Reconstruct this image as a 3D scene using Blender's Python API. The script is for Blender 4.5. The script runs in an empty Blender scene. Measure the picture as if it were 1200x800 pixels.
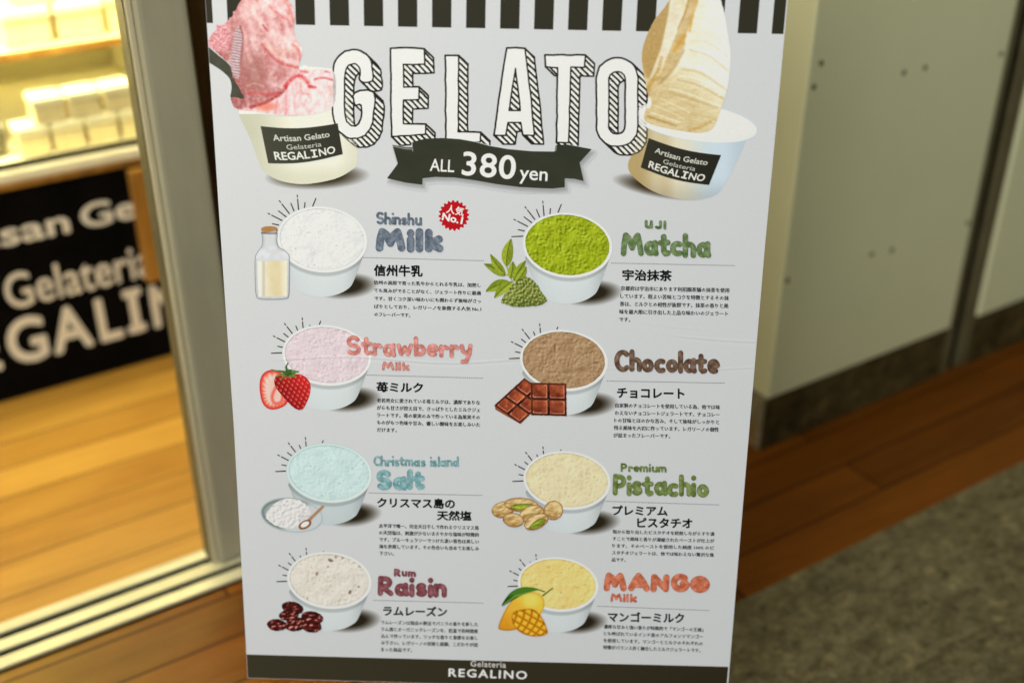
import bpy, math, random
import numpy as np
from mathutils import Vector, Matrix

random.seed(7)
SC = bpy.context.scene
COL = SC.collection

# ------------------------------------------------------------------ camera
PITCH = math.radians(29.7)
FPX = 1400.0                      # focal length in pixels of the 1200 px wide picture
CAM_H = 1.30
cam_d = bpy.data.cameras.new('camera')
cam = bpy.data.objects.new('camera', cam_d)
COL.objects.link(cam)
cam.location = (0, 0, CAM_H)
cam.rotation_euler = (math.pi / 2 - PITCH, 0, 0)
cam_d.sensor_width = 36.0
cam_d.lens = 36.0 * FPX / 1200.0
cam_d.clip_end = 100
cam_d.dof.use_dof = True
cam_d.dof.focus_distance = 1.335
cam_d.dof.aperture_fstop = 1.9
SC.camera = cam

# ------------------------------------------------------------------ light
SC.view_settings.view_transform = 'Standard'
SC.view_settings.look = 'None'
SC.view_settings.exposure = 0.0
SC.view_settings.gamma = 1.0
world = bpy.data.worlds.new('World')
SC.world = world
world.use_nodes = True
bgn = world.node_tree.nodes['Background']
bgn.inputs[0].default_value = (0.95, 1.0, 0.93, 1)
bgn.inputs[1].default_value = 0.17

ROT = math.radians(32.7)          # the shop front runs away to the right
WV = Vector((math.cos(ROT), math.sin(ROT), 0))
NV = Vector((-math.sin(ROT), math.cos(ROT), 0))


def sn(s, n, z):
    return WV * s + NV * n + Vector((0, 0, z))


def area(name, loc, target, size, power, colour, sy=None):
    l = bpy.data.lights.new(name, 'AREA')
    l.energy = power
    l.color = colour
    l.size = size
    if sy:
        l.shape = 'RECTANGLE'
        l.size_y = sy
    o = bpy.data.objects.new(name, l)
    COL.objects.link(o)
    o.location = loc
    o.rotation_euler = (Vector(target) - Vector(loc)).to_track_quat('-Z', 'Y').to_euler()
    return o


area('corridor_ceiling_light', (-1.6, -3.1, 2.9), (0.2, 1.3, 0.5), 2.3, 143, (0.95, 0.975, 0.99))
area('corridor_near_light', (-0.65, -0.1, 3.0), (0.2, 1.3, 0.3), 1.0, 17, (0.98, 0.98, 0.96))  # added unseen fill that brightens the wall's side face behind the board
area('shop_ceiling_light', sn(-0.12, 1.80, 2.3), sn(-0.05, 1.78, 0), 0.7, 10.5, (1.0, 0.78, 0.38))
area('entrance_downlight', sn(-0.35, 1.36, 2.3), sn(-0.30, 1.40, 0), 0.3, 12, (1.0, 0.88, 0.56))  # added unseen fill, throws warm light on the floor around the threshold
area('display_case_light', sn(0.28, 2.36, 1.05), sn(0.28, 2.62, 0.45), 1.0, 32, (1.0, 0.94, 0.62), 0.2)


# ------------------------------------------------------------------ materials
def lin(c):
    c = np.asarray(c, float) / 255.0
    return np.where(c <= 0.04045, c / 12.92, ((c + 0.055) / 1.055) ** 2.4)


def mat(name, rough=0.5, spec=0.4, metal=0.0):
    m = bpy.data.materials.new(name)
    m.use_nodes = True
    nt = m.node_tree
    b = nt.nodes['Principled BSDF']
    b.inputs['Roughness'].default_value = rough
    b.inputs['Specular IOR Level'].default_value = spec
    b.inputs['Metallic'].default_value = metal
    return m, nt, b


def node(nt, kind, **kw):
    n = nt.nodes.new(kind)
    for k, v in kw.items():
        if k in n.inputs.keys():
            n.inputs[k].default_value = v
        else:
            setattr(n, k, v)
    return n


def ramp(nt, stops):
    r = nt.nodes.new('ShaderNodeValToRGB')
    e = r.color_ramp.elements
    while len(e) < len(stops):
        e.new(0.5)
    for el, (p, c) in zip(e, stops):
        el.position = p
        el.color = (*c, 1)
    return r


def coords(nt, scale=(1, 1, 1)):
    tc = nt.nodes.new('ShaderNodeTexCoord')
    mp = nt.nodes.new('ShaderNodeMapping')
    mp.inputs['Scale'].default_value = scale
    nt.links.new(tc.outputs['Object'], mp.inputs['Vector'])
    return mp.outputs['Vector']


def noisy(name, c1, c2, scale=8, rough=0.5, spec=0.4, metal=0.0, stretch=(1, 1, 1), bump=0.0, detail=5, lo=0.35, hi=0.65):
    m, nt, b = mat(name, rough, spec, metal)
    v = coords(nt, stretch)
    n = node(nt, 'ShaderNodeTexNoise', Scale=scale, Detail=detail, Roughness=0.6)
    nt.links.new(v, n.inputs['Vector'])
    r = ramp(nt, [(lo, c1), (hi, c2)])
    nt.links.new(n.outputs['Fac'], r.inputs['Fac'])
    nt.links.new(r.outputs['Color'], b.inputs['Base Color'])
    if bump:
        bp = node(nt, 'ShaderNodeBump', Strength=bump, Distance=0.002)
        nt.links.new(n.outputs['Fac'], bp.inputs['Height'])
        nt.links.new(bp.outputs['Normal'], b.inputs['Normal'])
    return m


def planks(name, c1, c2, gap, width=1.1, row=0.092, off=0.37, rough=0.4, spec=0.2, spill=None, gapw=0.0022):
    m, nt, b = mat(name, rough, spec)
    v = coords(nt)
    br = node(nt, 'ShaderNodeTexBrick')
    br.offset = off
    br.inputs['Color1'].default_value = (0, 0, 0, 1)
    br.inputs['Color2'].default_value = (1, 1, 1, 1)
    br.inputs['Mortar'].default_value = (0.5, 0.5, 0.5, 1)
    br.inputs['Scale'].default_value = 1.0
    br.inputs['Mortar Size'].default_value = gapw
    br.inputs['Mortar Smooth'].default_value = 0.2
    br.inputs['Brick Width'].default_value = width
    br.inputs['Row Height'].default_value = row
    nt.links.new(v, br.inputs['Vector'])
    v2 = coords(nt, (2.2, 26, 1))
    n = node(nt, 'ShaderNodeTexNoise', Scale=1.6, Detail=8, Roughness=0.65, Distortion=0.7)
    nt.links.new(v2, n.inputs['Vector'])
    n2 = node(nt, 'ShaderNodeTexNoise', Scale=3.1, Detail=3)
    nt.links.new(coords(nt, (1, 2.4, 1)), n2.inputs['Vector'])
    mx = node(nt, 'ShaderNodeMath', operation='MULTIPLY_ADD')
    mx.inputs[1].default_value = 0.38
    nt.links.new(br.outputs['Color'], mx.inputs[0])
    a2 = node(nt, 'ShaderNodeMath', operation='MULTIPLY_ADD')
    a2.inputs[1].default_value = 0.55
    nt.links.new(n.outputs['Fac'], a2.inputs[0])
    a3 = node(nt, 'ShaderNodeMath', operation='MULTIPLY')
    a3.inputs[1].default_value = 0.45
    nt.links.new(n2.outputs['Fac'], a3.inputs[0])
    nt.links.new(a3.outputs[0], a2.inputs[2])
    nt.links.new(a2.outputs[0], mx.inputs[2])
    r = ramp(nt, [(0.3, c1), (0.95, c2)])
    nt.links.new(mx.outputs[0], r.inputs['Fac'])
    col_out = r.outputs['Color']
    if spill:                                              # light spilling from the shop, painted into the planks near the entrance
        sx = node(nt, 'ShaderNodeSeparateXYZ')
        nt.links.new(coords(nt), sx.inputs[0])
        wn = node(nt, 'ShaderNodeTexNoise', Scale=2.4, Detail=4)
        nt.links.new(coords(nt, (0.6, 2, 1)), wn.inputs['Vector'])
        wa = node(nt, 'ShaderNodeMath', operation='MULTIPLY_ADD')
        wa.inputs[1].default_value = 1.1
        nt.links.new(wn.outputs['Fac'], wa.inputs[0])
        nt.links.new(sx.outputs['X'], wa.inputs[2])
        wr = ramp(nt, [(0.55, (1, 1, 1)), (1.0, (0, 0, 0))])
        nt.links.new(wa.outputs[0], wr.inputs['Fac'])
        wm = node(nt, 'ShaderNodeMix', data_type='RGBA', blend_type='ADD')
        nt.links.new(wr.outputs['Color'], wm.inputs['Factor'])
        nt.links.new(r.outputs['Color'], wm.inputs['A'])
        wm.inputs['B'].default_value = (*spill, 1)
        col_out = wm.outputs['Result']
    mixn = node(nt, 'ShaderNodeMix', data_type='RGBA')
    nt.links.new(br.outputs['Fac'], mixn.inputs['Factor'])
    nt.links.new(col_out, mixn.inputs['A'])
    mixn.inputs['B'].default_value = (*gap, 1)
    nt.links.new(mixn.outputs['Result'], b.inputs['Base Color'])
    return m


def stone(name, c1, c2, c3, scale=55):
    m, nt, b = mat(name, 0.6, 0.2)
    v = coords(nt)
    n = node(nt, 'ShaderNodeTexNoise', Scale=scale * 0.9, Detail=6, Roughness=0.7, Distortion=1.2)
    nt.links.new(v, n.inputs['Vector'])
    n2 = node(nt, 'ShaderNodeTexNoise', Scale=5, Detail=5, Roughness=0.6)
    nt.links.new(v, n2.inputs['Vector'])
    n3 = node(nt, 'ShaderNodeTexNoise', Scale=scale * 0.34, Detail=4, Roughness=0.6, Distortion=2.0)
    nt.links.new(coords(nt, (0.6, 1.5, 1)), n3.inputs['Vector'])
    acc = None
    for src, w in ((n, 0.42), (n2, 0.22), (n3, 0.36)):
        k = node(nt, 'ShaderNodeMath', operation='MULTIPLY_ADD')
        k.inputs[1].default_value = w
        nt.links.new(src.outputs['Fac'], k.inputs[0])
        if acc: nt.links.new(acc.outputs[0], k.inputs[2])
        else: k.inputs[2].default_value = 0.0
        acc = k
    r = ramp(nt, [(0.38, c1), (0.50, tuple(0.5 * (p + q) for p, q in zip(c1, c2))), (0.60, c2), (0.68, c3)])
    nt.links.new(acc.outputs[0], r.inputs['Fac'])
    vo = node(nt, 'ShaderNodeTexVoronoi', Scale=scale * 1.3)
    nt.links.new(v, vo.inputs['Vector'])
    sep = node(nt, 'ShaderNodeSeparateColor')
    nt.links.new(vo.outputs['Color'], sep.inputs[0])
    fl = ramp(nt, [(0.0, (0.62, 0.62, 0.62)), (0.12, (1, 1, 1)), (0.9, (1.0, 1.0, 1.0)), (1.0, (1.45, 1.42, 1.3))])
    nt.links.new(sep.outputs[0], fl.inputs['Fac'])
    mx = node(nt, 'ShaderNodeMix', data_type='RGBA', blend_type='MULTIPLY')
    mx.inputs['Factor'].default_value = 1.0
    nt.links.new(r.outputs['Color'], mx.inputs['A'])
    nt.links.new(fl.outputs['Color'], mx.inputs['B'])
    nt.links.new(mx.outputs['Result'], b.inputs['Base Color'])
    return m


# ------------------------------------------------------------------ mesh helpers
def link(name, mesh, m, parent=None):
    o = bpy.data.objects.new(name, mesh)
    COL.objects.link(o)
    if m:
        mesh.materials.append(m)
    if parent:
        o.parent = parent
    return o


def tag(o, label=None, cat=None, group=None, kind=None):
    if label: o['label'] = label
    if cat: o['category'] = cat
    if group: o['group'] = group
    if kind: o['kind'] = kind
    return o


def empty(name, loc, label, cat, group=None, rot=ROT):
    o = bpy.data.objects.new(name, None)
    COL.objects.link(o)
    o.empty_display_size = 0.05
    o.location = loc
    o.rotation_euler = (0, 0, rot)
    return tag(o, label, cat, group)


class MB:
    """collects shapes in local coordinates"""
    def __init__(self):
        self.v, self.f, self.sm = [], [], []

    def add(self, vs, fs, smooth=False):
        k = len(self.v)
        self.v += [tuple(p) for p in vs]
        self.f += [tuple(i + k for i in f) for f in fs]
        self.sm += [smooth] * len(fs)
        return self

    def box(self, x0, x1, y0, y1, z0, z1, bev=0.0):
        if bev <= 0:
            vs = [(x, y, z) for z in (z0, z1) for y in (y0, y1) for x in (x0, x1)]
            return self.add(vs, [(0, 2, 3, 1), (4, 5, 7, 6), (0, 1, 5, 4), (2, 6, 7, 3), (0, 4, 6, 2), (1, 3, 7, 5)])
        import bmesh
        bm = bmesh.new()
        bmesh.ops.create_cube(bm, size=1)
        for p in bm.verts:
            p.co = Vector(((x0 + x1) / 2 + p.co.x * (x1 - x0), (y0 + y1) / 2 + p.co.y * (y1 - y0), (z0 + z1) / 2 + p.co.z * (z1 - z0)))
        bmesh.ops.bevel(bm, geom=bm.edges[:], offset=bev, segments=3, affect='EDGES', profile=0.6)
        bm.verts.index_update()
        self.add([p.co for p in bm.verts], [[p.index for p in f.verts] for f in bm.faces])
        bm.free()
        return self

    def lathe(self, cx, cy, prof, seg=32, sx=1.0):
        vs, fs = [], []
        for r, z in prof:
            for i in range(seg):
                a = 2 * math.pi * i / seg
                vs.append((cx + r * sx * math.cos(a), cy + r * math.sin(a), z))
        for k in range(len(prof) - 1):
            for i in range(seg):
                j = (i + 1) % seg
                fs.append((k * seg + i, k * seg + j, (k + 1) * seg + j, (k + 1) * seg + i))
        fs.append(tuple(reversed(range(seg))))
        fs.append(tuple(range((len(prof) - 1) * seg, len(prof) * seg)))
        return self.add(vs, fs, True)

    def build(self, name, m, parent=None):
        me = bpy.data.meshes.new(name)
        me.from_pydata(self.v, [], self.f)
        me.polygons.foreach_set('use_smooth', self.sm)
        me.update()
        return link(name, me, m, parent)


_txt = {}
PASS = [(-1, 0), (1, 0), (0, -1), (0, 1), (0.7, 0.7), (-0.7, 0.7), (0.7, -0.7), (-0.7, -0.7)]
PASS2 = [(-1, 0), (1, 0)]


def pass_lift(count, bold):
    """tiny height of each pass so that no two faces share a plane"""
    if bold <= 0:
        return np.zeros(count)
    return np.repeat(np.arange(len(PASS)), count // len(PASS)) * 5e-6



def text_geo(body, bold=0.0, res=2, plain=False, track=1.0):
    if bold > 0 and not plain:                            # heavier strokes: the same glyphs printed several times, slightly shifted
        v, f = text_geo(body, 0, res, True, track)
        return np.concatenate([v + (dx * bold, dy * bold) for dx, dy in PASS]), [tuple(i + k * len(v) for i in q) for k in range(len(PASS)) for q in f]
    key = (body, bold, res, track)
    if key in _txt:
        return _txt[key]
    c = bpy.data.curves.new('lettering', 'FONT')
    c.body = body
    c.resolution_u = res
    c.space_character = track
    c.offset = bold
    o = bpy.data.objects.new('lettering', c)
    COL.objects.link(o)
    dg = bpy.context.evaluated_depsgraph_get()
    dg.update()
    me = bpy.data.meshes.new_from_object(o.evaluated_get(dg))
    v = np.array([p.co[:2] for p in me.vertices]) if len(me.vertices) else np.zeros((0, 2))
    f = [tuple(p.vertices) for p in me.polygons]
    bpy.data.meshes.remove(me)
    bpy.data.objects.remove(o)
    bpy.data.curves.remove(c)
    _txt[key] = (v, f)
    return v, f


# ================================================================== THE SETTING
m_floor_in = planks('shop_floor_wood', (0.26, 0.108, 0.010), (0.60, 0.325, 0.055), (0.11, 0.045, 0.005), off=0.41)
m_floor_out = planks('corridor_floor_wood', (0.048, 0.0135, 0.0008), (0.225, 0.070, 0.006), (0.022, 0.007, 0.001), off=0.63, rough=0.5, spec=0.1, spill=(0.17, 0.125, 0.026))
m_stone = stone('grey_stone', (0.078, 0.063, 0.026), (0.24, 0.20, 0.098), (0.40, 0.345, 0.185))
m_base = stone('dark_stone_skirting', (0.022, 0.014, 0.003), (0.12, 0.088, 0.028), (0.16, 0.12, 0.045), 34)
m_wall = noisy('cream_paint', (0.76, 0.75, 0.44), (0.85, 0.84, 0.51), 1.7, 0.38, 0.4, detail=9, lo=0.25, hi=0.7)
m_steel = noisy('grey_steel', (0.34, 0.318, 0.215), (0.40, 0.375, 0.255), 14, 0.42, 0.5, 0.0, (1, 1, 0.2))
m_edge = noisy('pale_edge_trim', (0.52, 0.47, 0.30), (0.60, 0.54, 0.35), 10, 0.4, 0.5, 0.0, (1, 1, 0.1))
m_rail = noisy('brushed_rail', (0.60, 0.56, 0.35), (0.80, 0.76, 0.50), 30, 0.35, 0.5, 0.15, (0.15, 1, 1))
m_dark = noisy('dark_recess', (0.004, 0.003, 0.001), (0.009, 0.007, 0.003), 12, 0.8, 0.05)
m_trim = noisy('brown_trim', (0.12, 0.10, 0.045), (0.17, 0.145, 0.07), 12, 0.5, 0.3)
m_wood = noisy('amber_wood', (0.26, 0.115, 0.016), (0.48, 0.24, 0.04), 7, 0.5, 0.3, 0.0, (3.5, 3.5, 0.5))
m_dwood = noisy('dark_brown_wood', (0.03, 0.015, 0.003), (0.15, 0.07, 0.012), 6, 0.5, 0.3, 0.0, (6, 6, 0.5))
m_black = noisy('black_board', (0.002, 0.0017, 0.0012), (0.004, 0.0034, 0.0025), 15, 0.7, 0.04)
m_letter = noisy('cream_lettering', (0.70, 0.66, 0.52), (0.76, 0.72, 0.57), 20, 0.5, 0.3)
m_case = noisy('case_cream', (0.66, 0.60, 0.36), (0.72, 0.66, 0.42), 6, 0.45, 0.4)
m_tub = noisy('tub_cream', (0.70, 0.58, 0.30), (0.78, 0.66, 0.36), 30, 0.5, 0.3)
m_lid = noisy('tub_lid', (0.80, 0.73, 0.46), (0.85, 0.79, 0.53), 30, 0.4, 0.4)
m_pot = noisy('dark_grey_pot', (0.10, 0.09, 0.055), (0.16, 0.145, 0.09), 20, 0.4, 0.4)
m_spot = noisy('rusty_screw', (0.13, 0.105, 0.055), (0.22, 0.185, 0.10), 60, 0.6, 0.3)
m_chip = noisy('chipped_paint', (0.22, 0.185, 0.10), (0.44, 0.39, 0.25), 26, 0.6, 0.3, 0.0, (1, 1, 1), 0.3)
m_orange = noisy('rust_stain', (0.25, 0.12, 0.02), (0.40, 0.26, 0.10), 40, 0.6, 0.2)
m_hdark = noisy('shop_wall_paint', (0.30, 0.23, 0.10), (0.36, 0.28, 0.13), 4, 0.6, 0.2)


def sheet(name, s0, s1, n0, n1, z, m):
    mb = MB()
    mb.add([(s0, n0, z), (s1, n0, z), (s1, n1, z), (s0, n1, z)], [(0, 1, 2, 3)])
    o = mb.build(name, m)
    o.rotation_euler = (0, 0, ROT)
    return tag(o, kind='structure')


N_STONE, N_T0, N_T1, N_SIGN = 1.022, 1.494, 1.597, 2.265
sheet('corridor_stone_floor', -4, 6, -4, N_STONE, 0.0, m_stone)
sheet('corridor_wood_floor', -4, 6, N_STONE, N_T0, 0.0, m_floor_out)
sheet('shop_wood_floor', -4, 6, N_T1, 5, 0.0, m_floor_in)
mbw = MB()
mbw.box(-2.6, 4.0, 3.2, 3.3, 0.004, 2.6)
o = mbw.build('shop_back_wall', m_hdark)
o.rotation_euler = (0, 0, ROT)
tag(o, kind='structure')

# threshold rail of the sliding door
t = empty('door_threshold', sn(0, 0, 0), 'long pale metal sliding door threshold with two dark grooves across the wooden floor', 'threshold')
MB().box(-4, 1.38, N_T0, N_T1, -0.01, 0.003).build('groove_bed', m_dark, t)
for a, b in ((1.496, 1.519), (1.534, 1.557), (1.573, 1.594)):
    MB().box(-4, 1.38, a, b, 0.0035, 0.009, 0.0015).build('rail', m_rail, t)

# door post
t = empty('door_post', sn(0.45, 1.56, 0), 'grey steel door post standing on the metal threshold left of the menu board', 'post')
MB().box(-0.030, 0.040, -0.022, 0.034, 0.010, 2.4, 0.009).build('post_body', m_steel, t)
MB().box(-0.0385, -0.0305, -0.012, 0.030, 0.010, 2.4, 0.002).build('edge_trim', m_edge, t)
MB().box(-0.0405, -0.039, -0.006, 0.028, 0.010, 2.4).build('rubber_seal', m_trim, t)

# dark door leaf parked behind the menu board
t = empty('door_leaf', sn(0.95, 1.585, 0), 'dark brown wooden door leaf behind the menu board, right of the grey post', 'door')
MB().box(-0.45, 0.42, -0.006, 0.03, 0.012, 2.4, 0.004).build('leaf', m_dwood, t)

# right hand wall panels
def wall_panel(s0, s1, label, spots, chip):
    t = empty('wall_panel', sn(s0, 1.31, 0), label, 'wall', 'cream wall panels above the stone skirting')
    MB().box(0, s1 - s0, 0, 0.40, 0.115, 2.6, 0.006).build('panel', m_wall, t)
    MB().box(0.002, s1 - s0 - 0.002, 0.003, 0.39, 0.0, 0.114, 0.004).build('skirting', m_base, t)
    for s, z in spots:
        mb = MB()
        mb.lathe(0, 0, [(0.0050, 0.0), (0.0050, 0.0010), (0.0036, 0.0022), (0.0012, 0.0018)], 14)
        vs = [(x + s - s0, -zz, y + z) for x, y, zz in mb.v]
        mb.v = vs
        mb.build('screw', m_spot, t)
    if chip:
        rr = random.Random(3)
        mb = MB()
        for k in range(3):                     # worn patches on the end of the skirting
            pts = [(-0.0042, 0.018 + 0.03 * rr.random() + 0.011 * math.cos(a) * (0.7 + 0.5 * rr.random()),
                    0.02 + 0.018 * k + 0.012 * math.sin(a) * (0.7 + 0.5 * rr.random())) for a in [i * 0.7 for i in range(9)]]
            yc = sum(p[1] for p in pts) / 9
            zc = sum(p[2] for p in pts) / 9
            pts = sorted(pts, key=lambda p: math.atan2(p[2] - zc, p[1] - yc))
            n = len(pts)
            mb.add(pts + [(0.001, p[1], p[2]) for p in pts], [tuple(reversed(range(n)))] + [(i, (i + 1) % n, n + (i + 1) % n, n + i) for i in range(n)])
        mb.build('paint_chip', m_orange, t)
        MB().box(-0.001, 0.0015, 0.006, 0.388, 0.001, 0.113).build('skirting_end', m_chip, t)
    return t


wall_panel(1.40, 1.905, 'cream wall panel with dark screw marks right beside the menu board', [(1.426, 0.742), (1.416, 0.705), (1.629, 0.693), (1.682, 0.693), (1.885, 0.685), (1.89, 0.353), (1.623, 0.355), (1.678, 0.349), (1.412, 0.359)], True)
wall_panel(1.990, 3.6, 'cream wall panel at the right edge, beyond the dark vertical joint', [], False)
t = empty('wall_joint', sn(1.945, 1.31, 0), 'dark vertical joint with brown trims between the two cream wall panels', 'joint')
MB().box(-0.0395, 0.0445, 0.016, 0.38, 0.002, 2.6).build('recess_back', m_dark, t)
MB().box(-0.039, -0.015, 0.006, 0.0155, 0.002, 2.6, 0.002).build('trim', m_trim, t)
MB().box(0.012, 0.044, 0.006, 0.0155, 0.002, 2.6, 0.002).build('trim', m_trim, t)

# ------------------------------------------------------------------ counter and display case inside the shop
t = empty('display_counter', sn(0.0, N_SIGN, 0), 'lit glass fronted display counter with cream shelves inside the shop', 'counter')
MB().box(-1.6, 0.715, 0.012, 0.62, 0.002, 0.435, 0.004).build('base_cabinet', m_wood, t)
MB().box(-1.6, 0.716, -0.012, 0.62, 0.452, 0.474, 0.006).build('counter_top', m_lid, t)
MB().box(-1.6, 0.716, -0.004, 0.60, 0.4375, 0.4505, 0.002).build('counter_edge', m_wood, t)
MB().box(-1.6, 0.712, 0.56, 0.60, 0.476, 1.10).build('back_panel', m_case, t)
MB().box(0.700, 0.712, 0.012, 0.559, 0.476, 1.10, 0.003).build('side_panel', m_case, t)
MB().box(-1.6, 0.714, 0.0, 0.60, 1.102, 1.13, 0.003).build('canopy', m_case, t)
MB().box(-1.6, 0.698, 0.13, 0.50, 0.640, 0.654, 0.003).build('shelf', m_case, t)
MB().box(-1.6, 0.698, 0.124, 0.1295, 0.639, 0.655, 0.001).build('shelf_edge', m_wood, t)
MB().box(-1.6, 0.698, 0.002, 0.010, 0.4755, 0.486, 0.001).build('glass_channel', m_dark, t)
MB().box(0.295, 0.309, 0.30, 0.34, 0.476, 0.639, 0.002).build('shelf_bracket', m_lid, t)
m_glass, ntg, bg_ = mat('case_glass', 0.02, 0.5)
bg_.inputs['Transmission Weight'].default_value = 1.0
bg_.inputs['IOR'].default_value = 1.02
bg_.inputs['Base Color'].default_value = (0.97, 0.98, 0.93, 1)
MB().box(-1.6, 0.698, 0.0035, 0.0085, 0.4865, 1.10).build('front_glass', m_glass, t)
# amber board on the right end of the counter front
MB().box(0.552, 0.640, -0.024, -0.004, 0.190, 0.433, 0.004).build('end_board', m_wood, t)

t = empty('counter_sign', sn(0.0, N_SIGN, 0.0), 'black counter sign with cream gelato shop lettering below the lit display case', 'sign')
MB().box(-1.2, 0.70, -0.002, 0.010, 0.002, 0.434).build('board', m_black, t)


def wall_text(items):
    """cut vinyl letters: each piece of a word runs from s0 to s1, baseline z0, capitals up to zcap"""
    mb = MB()
    for body, s0, s1, z0, zcap, bold in items:
        v, f = text_geo(body, bold, 4)
        x0, x1 = v[:, 0].min(), v[:, 0].max()
        lift = pass_lift(len(v), bold)
        vs = [(s0 + (x - x0) / (x1 - x0) * (s1 - s0), -0.0035 - l, z0 + y / 0.73 * (zcap - z0)) for (x, y), l in zip(v, lift)]
        mb.add(vs, f)
        if body == 'I':                                   # this typeface has a capital I with bars
            m_, w_ = (s0 + s1) / 2, (s1 - s0) * 1.05
            for za, zb in ((z0 - 0.001, z0 + (zcap - z0) * 0.17), (zcap - (zcap - z0) * 0.17, zcap + 0.001)):
                mb.add([(m_ - w_, -0.00365, za), (m_ + w_, -0.00365, za), (m_ + w_, -0.00365, zb), (m_ - w_, -0.00365, zb)], [(0, 1, 2, 3)])
    return mb


wall_text([('Artisan', 0.128, 0.428, 0.330, 0.381, 0.024), ('Gelato', 0.450, 0.700, 0.330, 0.381, 0.024)]).build('upper_lettering', m_letter, t)
wall_text([('Gelateria', 0.284, 0.574, 0.198, 0.275, 0.012)]).build('middle_lettering', m_letter, t)
wall_text([('RE', 0.118, 0.250, 0.078, 0.177, 0.03), ('G', 0.266, 0.342, 0.078, 0.177, 0.03), ('A', 0.350, 0.430, 0.078, 0.177, 0.03), ('L', 0.444, 0.492, 0.078, 0.177, 0.03),
           ('I', 0.512, 0.530, 0.078, 0.177, 0.02), ('NO', 0.556, 0.72, 0.078, 0.177, 0.03)]).build('lower_lettering', m_letter, t)


def tub(s, n, z, r, h, label):
    t = empty('gelato_tub', sn(s, n, z), label, 'tub', 'cream tubs in the display case')
    MB().box(-r * 0.94, r * 0.94, -r * 0.94, r * 0.94, 0, h * 0.68, r * 0.16).build('tub_body', m_tub, t)
    MB().box(-r, r, -r, r, h * 0.685, h, r * 0.14).build('lid', m_lid, t)


pl = ['leftmost', 'second', 'third', 'fourth', 'rightmost']
for i in range(5):
    tub(0.405 + i * 0.0655, 2.345, 0.4745, 0.031, 0.056, 'cream tub on the counter top, %s of the bottom row in the case' % pl[i])
for i, w_ in enumerate(('left', 'middle', 'right')):
    tub(0.443 + i * 0.0675, 2.347, 0.531, 0.031, 0.050, 'cream lidded tub, the %s one of the three stacked on the lower row' % w_)
tub(0.295, 2.47, 0.655, 0.052, 0.062, 'wide cream tub at the far left of the upper shelf')
tub(0.452, 2.46, 0.655, 0.046, 0.070, 'large cream tub on the upper shelf, left of a pair')
tub(0.552, 2.46, 0.655, 0.046, 0.070, 'large cream tub on the upper shelf, right one of a pair')
tub(0.650, 2.465, 0.655, 0.046, 0.078, 'tall cream tub at the post end of the upper shelf')
tub(0.478, 2.47, 0.7255, 0.046, 0.066, 'cream tub stacked on top of the upper shelf pair')
t = empty('dark_pot', sn(0.330, 2.37, 0.4745), 'dark grey pot on the counter top left of the cream tubs', 'pot')
MB().lathe(0, 0, [(0.028, 0), (0.034, 0.006), (0.036, 0.05), (0.033, 0.058), (0.030, 0.056)], 28).build('pot_body', m_pot, t)
t = empty('metal_box', sn(0.375, 2.50, 0.655), 'dark olive box at the back of the upper shelf, between the cream tubs', 'box')
MB().box(-0.045, 0.04, 0.03, 0.10, 0, 0.10, 0.003).build('box_body', m_pot, t)
MB().box(-0.047, 0.042, 0.028, 0.102, 0.101, 0.112, 0.002).build('box_lid', m_trim, t)
t = empty('white_tray', sn(0.25, 2.36, 0.4745), 'pale flat tray at the left on the counter top inside the case', 'tray')
MB().box(-0.06, 0.035, -0.04, 0.06, 0.0, 0.006, 0.002).build('tray_base', m_lid, t)
MB().box(-0.063, 0.038, -0.045, -0.041, 0.0, 0.022, 0.001).build('tray_rim', m_lid, t)

# ================================================================== THE MENU BOARD
CAMV = np.array([0, 0, CAM_H])
cp, sp = math.cos(PITCH), math.sin(PITCH)


def c2w(r, u, f):
    return np.array([r, f * cp + u * sp, -f * sp + u * cp])


D1 = c2w(1, -0.0235, -0.0205); D1 = D1 / np.linalg.norm(D1)
UP = c2w(100, 4200, -1400); UP = UP - D1 * (UP @ D1); UP /= np.linalg.norm(UP)
NRM = np.cross(D1, UP)                                   # towards the viewer
P0 = CAMV + c2w(0, 0, 1) * 1.34
ROOT = P0 - UP * (P0[2] / UP[2])                          # where the plane of the board meets the floor


def wrinkle(x, y):
    """creases and soft warp of the printed sheet, metres along its normal"""
    def ridge(yc, env, a):
        d = y - yc
        return a * env * (np.exp(-(d / 1.1) ** 2) - 0.7 * np.exp(-((d - 2.6) / 1.5) ** 2))
    h = ridge(421 + 3 * np.sin(x / 37.0) + 0.012 * (x - 440), 1 / (1 + np.exp((x - 610) / 9.0)) / (1 + np.exp((330 - x) / 6.0)), 0.00017)
    h = h + ridge(431.5 + 1.2 * np.sin(x / 21.0), 1 / (1 + np.exp((700 - x) / 30.0)), 0.00011)
    h = h + ridge(394 + 0.11 * (x - 800) - 0.00045 * (x - 800) ** 2, 1 / (1 + np.exp((792 - x) / 7.0)), 0.00015)
    h = h + ridge(381 + 0.10 * (x - 770), np.exp(-((x - 790) / 26.0) ** 2), 0.00007)
    return h + 0.0004 * np.sin(x / 130.0 + 1.0) * np.sin(y / 150.0 + 0.4)


def place(x, y, h=0.0):
    """picture position of a printed point -> world point on the board"""
    x = np.asarray(x, float); y = np.asarray(y, float)
    r = (x - 600)[..., None] * c2w(1, 0, 0) + (400 - y)[..., None] * c2w(0, 1, 0) + FPX * c2w(0, 0, 1)
    t = ((P0 - CAMV) @ NRM) / (r @ NRM)
    w = CAMV + r * t[..., None]
    return w + NRM * (np.asarray(h) + wrinkle(x, y))[..., None] - ROOT


PAPER = np.array([203, 205, 209.0])
INK_K = 1.22


def ink(rgb):
    return np.clip(lin(rgb) * INK_K, 0.004, 0.93)


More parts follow.
